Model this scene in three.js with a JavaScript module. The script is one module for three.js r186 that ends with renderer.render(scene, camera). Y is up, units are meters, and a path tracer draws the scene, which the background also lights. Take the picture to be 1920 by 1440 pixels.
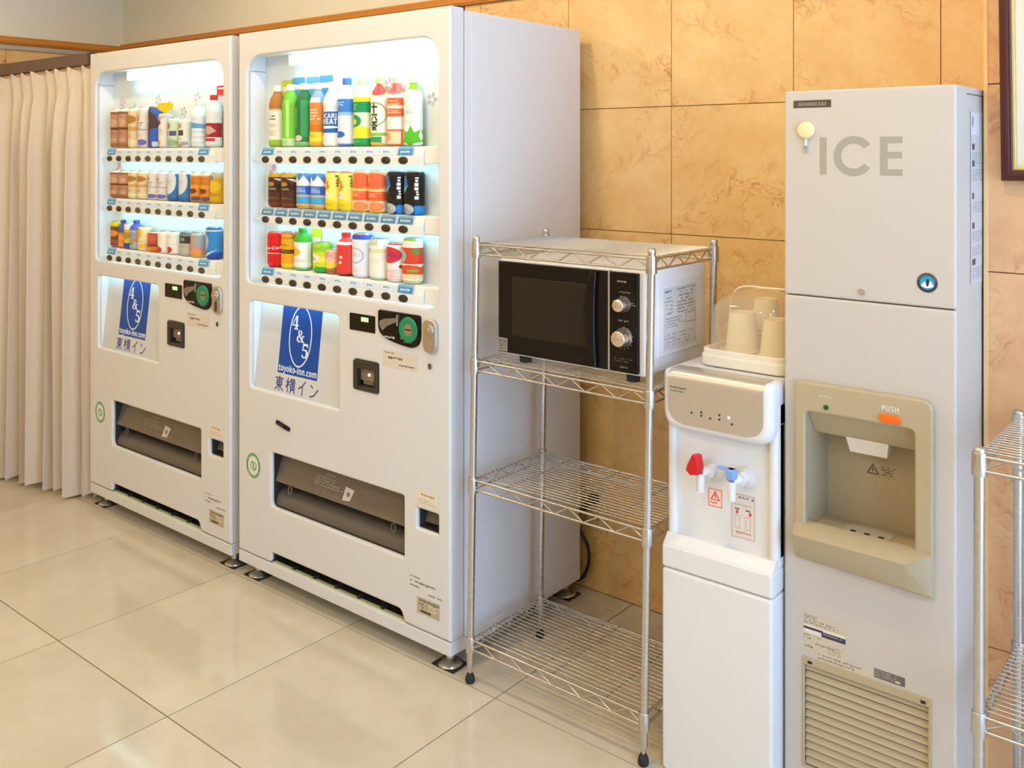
import * as THREE from 'three';
import { RoundedBoxGeometry } from 'three/addons/geometries/RoundedBoxGeometry.js';
import { ConvexGeometry } from 'three/addons/geometries/ConvexGeometry.js';
import { mergeGeometries, toCreasedNormals } from 'three/addons/utils/BufferGeometryUtils.js';
import { ImprovedNoise } from 'three/addons/math/ImprovedNoise.js';
import { RectAreaLightUniformsLib } from 'three/addons/lights/RectAreaLightUniformsLib.js';

// ------------------------------------------------------------------ camera, sky, exposure
const scene = new THREE.Scene();
const renderer = new THREE.WebGLRenderer({ antialias: true });
renderer.toneMapping = THREE.LinearToneMapping;
renderer.toneMappingExposure = 1.0;
renderer.shadowMap.enabled = true;
RectAreaLightUniformsLib.init();

const camera = new THREE.PerspectiveCamera(2 * Math.atan(720 / 1776.25) * 180 / Math.PI, 4 / 3, 0.05, 60);
camera.position.set(1.1529, 1.4518, 2.607);
camera.rotation.set(0, 0.6878, 0);
camera.setViewOffset(1920, 1440, 0, 432, 1920, 1440);           // level shift lens: horizon at row 288
camera.updateProjectionMatrix();
const SKY = 7.4, LAMP = 2.85, LED = 5.2, WARM = [1, 0.80, 0.50], COOL = [0.40, 0.62, 1.0];
scene.background = new THREE.Color().setRGB(...COOL.map((c) => c * SKY));   // overcast daylight beyond the window

// ------------------------------------------------------------------ helpers
let seed = 7;
const rnd = () => { seed = (seed * 1664525 + 1013904223) >>> 0; return seed / 4294967296; };
const R = (a, b) => a + (b - a) * rnd();
const taken = new Map();
function numbered(n) { const k = taken.get(n) || 0; taken.set(n, k + 1); return k ? n + '_' + String(k).padStart(3, '0') : n; }
const shade = (o) => { o.castShadow = true; o.receiveShadow = true; return o; };
function thing(name, label, category, [x, y, z] = [0, 0, 0], group) {
  const o = new THREE.Group(); o.name = numbered(name); o.position.set(x, y, z); o.userData = { label, category };
  if (group) o.userData.group = group;
  scene.add(o); return o;
}
function struct(name, x = 0, y = 0, z = 0) { const o = new THREE.Group(); o.name = name; o.position.set(x, y, z); o.userData = { kind: 'structure' }; scene.add(o); return o; }
function part(parent, name, geo, mat, label) {
  const m = shade(new THREE.Mesh(Array.isArray(geo) ? merge(geo) : geo, mat)); m.name = name; if (label) m.userData.label = label;
  parent.add(m); return m;
}
function merge(list) {
  return mergeGeometries(list.map((g) => { const h = g.index ? g.toNonIndexed() : g; for (const k of Object.keys(h.attributes)) if (!['position', 'normal', 'uv'].includes(k)) h.deleteAttribute(k); h.morphAttributes = {}; h.clearGroups?.(); return h; }), false);
}
const bx = (x0, x1, y0, y1, z0, z1) => new THREE.BoxGeometry(x1 - x0, y1 - y0, z1 - z0).translate((x0 + x1) / 2, (y0 + y1) / 2, (z0 + z1) / 2);
const rbx = (x0, x1, y0, y1, z0, z1, r = 0.006, s = 3) => new RoundedBoxGeometry(x1 - x0, y1 - y0, z1 - z0, s, r).translate((x0 + x1) / 2, (y0 + y1) / 2, (z0 + z1) / 2);
const cyl = (x, y0, y1, z, r, r2 = r, seg = 20) => new THREE.CylinderGeometry(r2, r, y1 - y0, seg).translate(x, (y0 + y1) / 2, z);
const discZ = (x, y, z0, z1, r, r2 = r, seg = 24) => new THREE.CylinderGeometry(r2, r, z1 - z0, seg).rotateX(Math.PI / 2).translate(x, y, (z0 + z1) / 2);
const UP = new THREE.Vector3(0, 1, 0);
function rod(a, b, r, seg = 6) {
  const A = new THREE.Vector3(...a), B = new THREE.Vector3(...b), d = B.clone().sub(A), L = d.length();
  return new THREE.CylinderGeometry(r, r, L, seg).applyQuaternion(new THREE.Quaternion().setFromUnitVectors(UP, d.normalize())).translate((A.x + B.x) / 2, (A.y + B.y) / 2, (A.z + B.z) / 2);
}
const tube = (pts, r, n = 40, seg = 8) => new THREE.TubeGeometry(new THREE.CatmullRomCurve3(pts.map((p) => new THREE.Vector3(...p))), n, r, seg, false);
const lathe = (pts, seg = 32) => new THREE.LatheGeometry(pts.map((p) => new THREE.Vector2(p[0], p[1])), seg);
function rr(path, x0, x1, y0, y1, r) {            // rounded rectangle, r a number or [bl, br, tr, tl]
  const [a, b, c, d] = Array.isArray(r) ? r : [r, r, r, r];
  path.moveTo(x0 + a, y0); path.lineTo(x1 - b, y0); if (b) path.quadraticCurveTo(x1, y0, x1, y0 + b);
  path.lineTo(x1, y1 - c); if (c) path.quadraticCurveTo(x1, y1, x1 - c, y1);
  path.lineTo(x0 + d, y1); if (d) path.quadraticCurveTo(x0, y1, x0, y1 - d);
  path.lineTo(x0, y0 + a); if (a) path.quadraticCurveTo(x0, y0, x0 + a, y0);
  return path;
}
const hole = (...a) => rr(new THREE.Path(), ...a);
const shapeRR = (...a) => rr(new THREE.Shape(), ...a);
function ext(shape, z0, z1, b = 0, seg = 2, curve = 8) {
  const g = new THREE.ExtrudeGeometry(shape, { depth: z1 - z0 - 2 * b, bevelEnabled: b > 0, bevelSize: b, bevelThickness: b, bevelOffset: -b, bevelSegments: seg, curveSegments: curve });
  return g.translate(0, 0, z0 + b);
}
const lin = (r, g, b) => new THREE.Color().setRGB(r, g, b);
const std = (color, roughness = 0.5, extra = {}) => new THREE.MeshStandardMaterial({ color, roughness, ...extra });
const phys = (color, roughness, extra = {}) => new THREE.MeshPhysicalMaterial({ color, roughness, ...extra });
const glow = (name, color, k) => { const m = std('#ffffff', 0.5, { emissive: color, emissiveIntensity: k }); m.name = name; return m; };

// canvases: flat print
function canvas(w, h, draw) {
  const c = document.createElement('canvas'); c.width = w; c.height = h; const g = c.getContext('2d'); draw(g, w, h);
  const t = new THREE.CanvasTexture(c); t.colorSpace = THREE.SRGBColorSpace; t.anisotropy = 8; t.magFilter = THREE.LinearFilter; return t;
}
const plane = (x0, x1, y0, y1, z) => new THREE.PlaneGeometry(x1 - x0, y1 - y0).translate((x0 + x1) / 2, (y0 + y1) / 2, z);
function print(parent, name, x0, x1, y0, y1, z, map, clear = false, rough = 0.45, label) {
  const m = std('#ffffff', rough, { map }); if (clear) m.transparent = true;
  return part(parent, name, plane(x0, x1, y0, y1, z), m, label);
}
const fill = (g, c, x, y, w, h) => { g.fillStyle = c; g.fillRect(x, y, w, h); };
function marks(g, x, y, w, h, rows, color, density = 0.8) {       // rows of writing too small to read in the photograph
  g.fillStyle = color; const rh = h / rows;
  for (let r = 0; r < rows; r++) { let cx = x; const end = x + w * R(0.6, 1); while (cx < end) { const cw = rh * R(0.25, 0.75); if (rnd() < density) g.fillRect(cx, y + r * rh + rh * R(0.05, 0.25), cw, rh * R(0.35, 0.6)); cx += cw + rh * 0.18; } }
}
function strokes(g, x, y, s, list, lw, color, sx = 1) {
  g.strokeStyle = color; g.lineWidth = lw; g.lineCap = 'butt'; g.lineJoin = 'miter';
  for (const line of list) { g.beginPath(); line.forEach(([a, b], i) => (i ? g.lineTo(x + a * s * sx, y + b * s) : g.moveTo(x + a * s * sx, y + b * s))); g.stroke(); }
}
const GLYPH = {
  east: [[[.08, .18], [.92, .18]], [[.24, .32], [.76, .32], [.76, .6], [.24, .6], [.24, .32]], [[.24, .46], [.76, .46]], [[.5, .03], [.5, .98]], [[.46, .6], [.3, .78], [.06, .93]], [[.54, .6], [.7, .78], [.94, .93]]],
  yoko: [[[.02, .28], [.4, .28]], [[.21, .03], [.21, .97]], [[.2, .32], [.12, .52], [.02, .66]], [[.24, .36], [.38, .52]], [[.56, .03], [.56, .27]], [[.8, .03], [.8, .27]], [[.45, .14], [.93, .14]], [[.42, .28], [.96, .28]], [[.5, .4], [.88, .4], [.88, .72], [.5, .72], [.5, .4]], [[.5, .56], [.88, .56]], [[.69, .28], [.69, .72]], [[.6, .76], [.44, .96]], [[.78, .76], [.96, .96]]],
  i: [[[.78, .06], [.5, .36], [.12, .58]], [[.52, .34], [.52, .96]]],
  n: [[[.14, .18], [.36, .34]], [[.12, .9], [.5, .78], [.88, .36]]],
  ten: [[[.1, .4], [.9, .4]], [[.5, .05], [.5, .95]]],
  six: [[[.5, .02], [.5, .2]], [[.08, .32], [.92, .32]], [[.38, .45], [.12, .92]], [[.6, .45], [.9, .92]]],
  tea: [[[.1, .16], [.9, .16]], [[.35, .02], [.35, .28]], [[.65, .02], [.65, .28]], [[.5, .3], [.1, .56]], [[.5, .3], [.9, .56]], [[.22, .64], [.78, .64]], [[.5, .5], [.5, .98]], [[.42, .7], [.2, .92]], [[.58, .7], [.8, .92]]],
};

// ------------------------------------------------------------------ materials
const noise = new ImprovedNoise();
const fbm = (x, y, z, o = 4) => { let s = 0, a = 0.5; for (let i = 0; i < o; i++) { s += a * noise.noise(x, y, z); x *= 2.03; y *= 2.03; a *= 0.5; } return s; };
function dataTex(n, f, srgb = true) {
  const d = new Uint8Array(n * n * 4);
  for (let j = 0; j < n; j++) for (let i = 0; i < n; i++) { const c = f(i / n, j / n); d.set([c[0], c[1], c[2], 255], (j * n + i) * 4); }
  const t = new THREE.DataTexture(d, n, n); t.magFilter = THREE.LinearFilter; t.minFilter = THREE.LinearMipmapLinearFilter; t.generateMipmaps = true; t.wrapS = t.wrapT = THREE.RepeatWrapping;
  if (srgb) t.colorSpace = THREE.SRGBColorSpace; t.needsUpdate = true; return t;
}
const mixc = (a, b, t) => a.map((v, i) => v + (b[i] - v) * Math.min(1, Math.max(0, t)));
function marble(k, base, light, vein) {
  return dataTex(384, (u, v) => {
    const w = fbm(u * 3 + k * 7, v * 3, k, 4), x = u * 4.2 + w * 2.0, y = v * 4.2 - w * 1.6;
    const ridge = 1 - Math.abs(fbm(x + k * 3.1, y, 5 + k, 4)) * 13, ridge2 = 1 - Math.abs(fbm(x * 1.7 + 9, y * 1.7 + k, 9 + k, 3)) * 15;
    const gate = Math.max(0, fbm(u * 2.2 + k, v * 2.2 + 4, 2 + k, 3) * 2.6 + 0.25);
    let c = mixc(base, light, 0.5 + w * 1.1 + fbm(u * 14, v * 14, k, 2) * 0.5);
    c = mixc(c, vein, (Math.max(0, ridge) ** 2 * 0.6 + Math.max(0, ridge2) ** 2 * 0.34) * gate);
    const sp = noise.noise(u * 130, v * 130, k) * 5; return c.map((q) => Math.min(255, Math.max(0, q + sp)));
  });
}
const wallTile = [0, 1, 2, 3].map((k) => { const m = phys('#ffffff', 0.33, { map: marble(k, [232, 187, 120], [242, 205, 144], [194, 126, 71]) }); m.name = 'marble_tile_' + k; return m; });
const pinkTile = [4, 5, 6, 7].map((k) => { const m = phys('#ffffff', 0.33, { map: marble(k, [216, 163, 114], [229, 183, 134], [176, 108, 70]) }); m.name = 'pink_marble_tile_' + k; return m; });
const floorTile = [0, 1, 2].map((k) => {
  const m = phys('#ffffff', 0.09, { map: dataTex(256, (u, v) => { const w = fbm(u * 1.6 + k * 9, v * 1.6, k) + 0.35 * fbm(u * 9, v * 9, 3 + k, 3); return mixc([204, 192, 166], [217, 206, 182], 0.5 + w * 1.4).map((q) => q + noise.noise(u * 90, v * 90, k) * 3); }) });
  m.ior = 1.5; m.name = 'polished_floor_tile_' + k; return m;
});
const grout = std('#75634f', 0.9), wallGrout = std('#a86f3c', 0.9);
const cream = std(lin(0.86, 0.80, 0.64), 0.85);
const woodTex = dataTex(256, (u, v) => { const r = Math.sin((v * 5 + fbm(u * 1.2, v * 9, 3) * 1.6) * 6.28) * 0.5 + 0.5; return mixc([196, 122, 38], [224, 152, 64], r * 0.6 + 0.2 + fbm(u * 3, v * 60, 1, 2) * 0.5); });
const wood = std('#ffffff', 0.4, { map: woodTex });
const white = phys(lin(0.71, 0.71, 0.70), 0.36); white.name = 'white_enamel';
const whiteSide = phys(lin(0.72, 0.72, 0.71), 0.42); whiteSide.name = 'white_enamel_side';
const plastic = phys(lin(0.77, 0.76, 0.73), 0.3); plastic.name = 'white_plastic';
const steel = std(lin(0.60, 0.59, 0.57), 0.24, { metalness: 1 }); steel.name = 'chrome';
const steelDull = std(lin(0.55, 0.54, 0.52), 0.4, { metalness: 1 });
const black = phys(lin(0.008, 0.007, 0.006), 0.2, { specularIntensity: 0.45 }), blackMatte = std(lin(0.016, 0.015, 0.014), 0.7), rubber = std(lin(0.02, 0.02, 0.02), 0.8);
const darkBrown = std(lin(0.055, 0.045, 0.033), 0.45);
const glass = phys('#ffffff', 0.02, { transmission: 1, thickness: 0, ior: 1.45 });
const showGlass = phys('#ffffff', 0.02, { transmission: 1, thickness: 0, ior: 1.45, specularIntensity: 0.3 });
const caseWhite = std(lin(0.82, 0.86, 0.87), 0.5);
const led = glow('led_light_strip', lin(0.46, 0.87, 1.0), LED * 0.5);
const mwWhite = phys(lin(0.84, 0.82, 0.80), 0.35); mwWhite.name = 'microwave_enamel';
const silver = std(lin(0.62, 0.57, 0.50), 0.38, { metalness: 0.75 });

// ------------------------------------------------------------------ the room
const XL = -3.694, XR = 2.7, ZF = 5.6, TOP = 2.62;
const floor = struct('floor');
part(floor, 'screed', bx(XL - 0.1, XR + 0.1, -0.12, -0.006, -0.1, ZF + 0.1), grout);
{
  const ox = -1.6849, oz = 0.6841, g = 0.0019, cache = new Map();
  const xs = [], zs = []; for (let i = -4; i < 12; i++) xs.push(ox + i * 0.6); for (let j = -2; j < 9; j++) zs.push(oz + j * 0.6);
  let n = 0;
  for (const x of xs) for (const z of zs) {
    const x0 = Math.max(x, XL) + g, x1 = Math.min(x + 0.6, XR) - g, z0 = Math.max(z, 0) + g, z1 = Math.min(z + 0.6, ZF) - g;
    if (x1 - x0 < 0.01 || z1 - z0 < 0.01) continue;
    const key = (x1 - x0).toFixed(3) + ',' + (z1 - z0).toFixed(3);
    if (!cache.has(key)) cache.set(key, new THREE.BoxGeometry(x1 - x0, 0.006, z1 - z0));
    const t = part(floor, 'floor_tile', cache.get(key), floorTile[(n * 7 + (n >> 2)) % 3]); n++;
    t.position.set((x0 + x1) / 2, -0.003, (z0 + z1) / 2);
  }
}
const tileGeo = new Map();
function tileGeometry(w, h, flip) {
  const key = [w.toFixed(3), h.toFixed(3), flip].join();
  if (!tileGeo.has(key)) { const g = new THREE.BoxGeometry(w, h, 0.008), uv = g.attributes.uv; for (let i = 0; i < uv.count; i++) { let a = uv.getX(i) * (w / 0.4), b = uv.getY(i) * (h / 0.4); if (flip & 1) a = 1 - a; if (flip & 2) b = 1 - b; uv.setXY(i, a, b); } tileGeo.set(key, g); }
  return tileGeo.get(key);
}
function tiled(parent, a0, a1, first, top, place, salt = 0, slabs = wallTile) {                         // 40 cm marble slabs, 2 mm joints
  const g = 0.0013; let n = salt;
  for (let a = first; a < a1; a += 0.3975) for (let y = 0; y < top - 0.01; y += 0.4) {
    const l = Math.max(a, a0) + g, r = Math.min(a + 0.3975, a1) - g, b = y + g, t = Math.min(y + 0.4, top) - g; n++;
    if (r - l < 0.01) continue;
    const m = part(parent, 'wall_tile', tileGeometry(r - l, t - b, (n * 5 + (n >> 1)) & 3), slabs[(n * 7 + (n >> 2) * 3) % 4]);
    place(m, (l + r) / 2, (b + t) / 2);
  }
}
const PX = 0.6455, PZ = 0.40;
const wallBack = struct('wall_back');
part(wallBack, 'backing', bx(XL - 0.1, PX + 0.1, 0, TOP, -0.12, -0.007), wallGrout);
part(wallBack, 'plaster', bx(XL, PX, 2.03, TOP, -0.01, 0.002), cream);
tiled(wallBack, XL, PX, 0.054 - 0.3975 * 10, 2.0, (m, a, y) => m.position.set(a, y, -0.004), 3);
const trim1 = struct('trim_1');
part(trim1, 'rail', rbx(XL, PX, 2.0, 2.035, -0.004, 0.02, 0.005), wood); part(trim1, 'bead', rbx(XL, PX, 2.006, 2.02, 0, 0.026, 0.005), wood);
const wallLeft = struct('wall_left');
part(wallLeft, 'backing', bx(XL - 0.12, XL - 0.007, 0, TOP, -0.1, ZF), wallGrout);
part(wallLeft, 'plaster', bx(XL - 0.01, XL + 0.002, 2.02, TOP, 0, ZF), cream);
tiled(wallLeft, 0.002, ZF, 0.6 - 0.3975 * 2, 1.965, (m, a, y) => { m.rotation.y = Math.PI / 2; m.position.set(XL - 0.004, y, a); }, 40);
const trim2 = struct('trim_2');
part(trim2, 'rail', rbx(XL - 0.004, XL + 0.02, 1.985, 2.025, 0, ZF, 0.005), wood); part(trim2, 'bead', rbx(XL, XL + 0.026, 1.992, 2.006, 0, ZF, 0.005), wood);
part(trim2, 'metal_edge', bx(XL - 0.004, XL + 0.012, 1.962, 1.984, 0.002, ZF), steelDull);
const wallAlcove = struct('wall_alcove');                                   // tiled wall that stands forward beside the ice dispenser
part(wallAlcove, 'backing', bx(PX + 0.008, XR, 0, TOP, -0.1, PZ - 0.007), wallGrout);
part(wallAlcove, 'plaster', bx(PX + 0.006, XR, 2.0, TOP, PZ - 0.01, PZ + 0.002), cream);
tiled(wallAlcove, PX, XR, PX - 0.25, 2.0, (m, a, y) => m.position.set(a, y, PZ - 0.004), 91, pinkTile);
part(wallAlcove, 'corner_bead', rbx(PX, PX + 0.009, 0, 2.0, PZ - 0.01, PZ + 0.0015, 0.001, 1), wallTile[1]);
tiled(wallAlcove, 0.0, PZ - 0.012, -0.012, 2.0, (m, a, y) => { m.rotation.y = Math.PI / 2; m.position.set(PX + 0.004, y, a); }, 120, pinkTile);
const wallRight = struct('wall_right');
{
  const s = new THREE.Shape(); s.moveTo(-ZF, 0); s.lineTo(-PZ, 0); s.lineTo(-PZ, TOP); s.lineTo(-ZF, TOP); s.closePath(); s.holes.push(hole(-3.3, -0.6, 0.03, 2.4, 0));
  part(wallRight, 'wall_panel', ext(s, 0, 0.14).rotateY(Math.PI / 2).translate(XR, 0, 0), cream);
  const w = struct('window_1');
  const frame = [bx(XR + 0.03, XR + 0.09, 0.03, 0.08, 0.6, 3.3), bx(XR + 0.03, XR + 0.09, 2.35, 2.4, 0.6, 3.3)];
  for (const z of [0.6, 1.925, 3.25]) frame.push(bx(XR + 0.03, XR + 0.09, 0.03, 2.4, z, z + 0.05));
  part(w, 'window_frame', frame, steelDull); for (let i = 0; i < 2; i++) part(w, 'pane', bx(XR + 0.055, XR + 0.061, 0.08, 2.35, 0.65 + i * 1.325, 1.925 + i * 1.325), glass);
}
part(struct('wall_front'), 'wall_panel', bx(XL - 0.1, XR + 0.14, 0, TOP, ZF, ZF + 0.12), cream);
part(struct('ceiling'), 'ceiling_panel', bx(XL - 0.12, XR + 0.14, TOP, TOP + 0.1, -0.12, ZF + 0.12), std(lin(0.82, 0.79, 0.73), 0.9));

// ------------------------------------------------------------------ recessed ceiling downlights
const lens = glow('downlight_lens', lin(1, 0.84, 0.62), 14);
function downlight(x, z) {
  const d = thing('downlight', 'small round recessed downlight glowing in the ceiling', 'light', [x, TOP, z], 'ceiling downlights');
  part(d, 'trim_ring', lathe([[0.052, -0.002], [0.056, -0.006], [0.07, -0.005], [0.074, 0]], 24), plastic);
  part(d, 'lamp_lens', new THREE.CylinderGeometry(0.05, 0.05, 0.004, 24).translate(0, -0.0022, 0), lens);
  const s = new THREE.SpotLight(lin(...WARM), LAMP, 0, 1.53, 0.2, 2); s.position.set(0, -0.012, 0); s.target.position.set(0, -2, 0); s.castShadow = true; s.shadow.radius = 2.5; d.add(s, s.target);
}
for (const x of [-2.1, -0.75, 0.6]) for (const z of [1.25, 2.7, 4.2]) downlight(x, z);

// ------------------------------------------------------------------ drink samples: one atlas of can and bottle print
const CELL = [128, 256], atlasDraw = [];
const atlasCells = (fn) => { atlasDraw.push(fn); return atlasDraw.length - 1; };
let atlasMat = null;
const inCell = (g, cell) => { const uv = g.attributes.uv, c = cell % 16, r = Math.floor(cell / 16); for (let i = 0; i < uv.count; i++) uv.setXY(i, (c + 0.03 + uv.getX(i) * 0.94) / 16, 1 - (r + 1 - 0.02 - uv.getY(i) * 0.96) / 4); return g; };
function wrapUV(g, H) {                                              // print runs over the front half and mirrors on the back half
  const p = g.attributes.position, uv = g.attributes.uv;
  for (let i = 0; i < p.count; i++) { const a = Math.atan2(p.getX(i), p.getZ(i)), k = Math.abs(a) <= Math.PI / 2 + 1e-4 ? 0.5 + a / Math.PI : 0.5 + (Math.sign(a) * Math.PI - a) / Math.PI; uv.setXY(i, Math.min(1, Math.max(0, k)), Math.min(1, Math.max(0, p.getY(i) / H))); }
  return g;
}
const DEPTH = 0.84;                                                   // display samples are a little flatter than they are wide
function canGeo(r, h) { return [[0.0, 0.002], [r * 0.72, 0.002], [r * 0.78, 0.0], [r * 0.97, 0.007], [r, 0.012], [r, h * 0.88], [r * 0.98, h * 0.92], [r * 0.86, h * 0.985], [r * 0.85, h * 0.99]]; }
function bottleGeo(r, h) { return [[0.0, 0.002], [r * 0.8, 0.0], [r * 0.97, 0.006], [r, 0.014], [r, h * 0.16], [r * 0.95, h * 0.18], [r * 0.95, h * 0.62], [r, h * 0.65], [r * 0.97, h * 0.7], [r * 0.8, h * 0.79], [r * 0.5, h * 0.86], [r * 0.42, h * 0.89], [r * 0.42, h * 0.92]]; }
function sample(spec, xl, xw, y, group) {
  const { u, w, h, cell, kind, name, label, cap, set } = spec, r = Math.min(w, 0.07) / 2;
  const o = thing(name, label, kind === 'can' ? 'can' : 'bottle', [xl + u, y, 0.6365], set ? set : group);
  const k = Math.min(DEPTH, 0.0268 / r);
  if (kind === 'can') {
    part(o, 'can_body', inCell(wrapUV(lathe(canGeo(r, h), 32), h), cell).scale(1, 1, k), atlasMat);
    part(o, 'can_lid', lathe([[0, h * 0.975], [r * 0.76, h * 0.972], [r * 0.8, h], [r * 0.86, h], [r * 0.87, h * 0.985]], 24).scale(1, 1, k), steel);
  } else {
    part(o, 'bottle_body', inCell(wrapUV(lathe(bottleGeo(r, h), 32), h * 0.92), cell).scale(1, 1, k), atlasMat);
    part(o, 'cap', lathe([[0, h], [r * 0.44, h], [r * 0.47, h * 0.99], [r * 0.48, h * 0.905], [r * 0.42, h * 0.9]], 20).scale(1, 1, k), std(cap || '#f2f2ee', 0.45));
  }
}
// drawing words for the print
const D = (bg, ...ops) => atlasCells((g) => {
  g.fillStyle = bg; g.fillRect(0, 0, 128, 256);
  for (const [k, ...a] of ops) {
    if (k === 'r') fill(g, a[4], a[0] * 128, a[1] * 256, a[2] * 128, a[3] * 256);
    else if (k === 'e') { g.fillStyle = a[4]; g.beginPath(); g.ellipse(a[0] * 128, a[1] * 256, a[2] * 128, a[3] * 256, a[5] || 0, 0, 7); g.fill(); }
    else if (k === 'o') { g.strokeStyle = a[4]; g.lineWidth = a[5] || 5; g.beginPath(); g.ellipse(a[0] * 128, a[1] * 256, a[2] * 128, a[3] * 256, 0, 0, 7); g.stroke(); }
    else if (k === 'p') { g.fillStyle = a[1]; g.beginPath(); a[0].forEach(([x, y], i) => (i ? g.lineTo(x * 128, y * 256) : g.moveTo(x * 128, y * 256))); g.fill(); }
    else if (k === 'm') marks(g, a[0] * 128, a[1] * 256, a[2] * 128, a[3] * 256, a[4] * 2, a[5], a[6] || 0.95);
    else if (k === 'v') { g.save(); g.translate(a[0] * 128, a[1] * 256); g.rotate(Math.PI / 2); marks(g, 0, -a[2] * 64, a[3] * 256, a[2] * 128, 1, a[4], 0.95); g.restore(); }
    else if (k === 't') { g.save(); g.translate(a[1] * 128, a[2] * 256); g.rotate(a[5] || 0); g.font = (a[6] || 'bold ') + a[3] + 'px ' + (a[7] || 'sans-serif'); g.fillStyle = a[4]; g.textAlign = 'center'; g.textBaseline = 'middle'; g.fillText(a[0], 0, 0); g.restore(); }
    else if (k === 'g') strokes(g, a[1] * 128, a[2] * 256, a[3], GLYPH[a[0]], a[4], a[5]);
  }
});
const bronze = () => D('#b98a6c', ['r', 0, 0, 1, .1, '#e9e2d8'], ['r', 0, .1, 1, .06, '#8a5a40'], ['e', .5, .36, .3, .1, '#c9a184'], ['r', 0, .48, 1, .06, '#5e3a2a'], ['m', .15, .58, .7, .12, 2, '#7c5340'], ['r', 0, .86, 1, .08, '#9a6a4c'], ['m', .2, .75, .6, .06, 1, '#e6d2c0']);
const tan = () => D('#ddc79c', ['r', 0, 0, 1, .1, '#f0ead8'], ['e', .5, .3, .34, .1, '#b07a34'], ['r', .1, .48, .8, .1, '#cfa468'], ['m', .2, .66, .6, .08, 1, '#8a6a3c'], ['r', 0, .8, 1, .2, '#e2dcb8']);
const mauve = () => D('#dcd6d6', ['r', 0, 0, 1, .08, '#f4f2f0'], ['e', .32, .28, .2, .08, '#b08a78'], ['m', .1, .38, .8, .1, 1, '#6a4c7e'], ['m', .12, .5, .76, .08, 1, '#5a5a86'], ['e', .6, .85, .24, .07, '#6b6cc0'], ['m', .2, .66, .5, .06, 1, '#a08a90']);
const bluecup = () => D('#2f79b8', ['r', 0, 0, 1, .1, '#e8eef2'], ['e', .45, .34, .36, .42, '#d6dee2'], ['m', .25, .28, .4, .2, 3, '#9aaab4'], ['r', 0, .86, 1, .14, '#2b68a8']);
const orangec = () => D('#d9892c', ['r', 0, 0, 1, .14, '#e8e2d4'], ['m', .15, .2, .7, .2, 3, '#8c4a1c'], ['e', .5, .62, .22, .08, '#6a3c26'], ['m', .1, .45, .8, .1, 1, '#f2c46a'], ['e', .65, .86, .22, .07, '#5a5470']);
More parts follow.
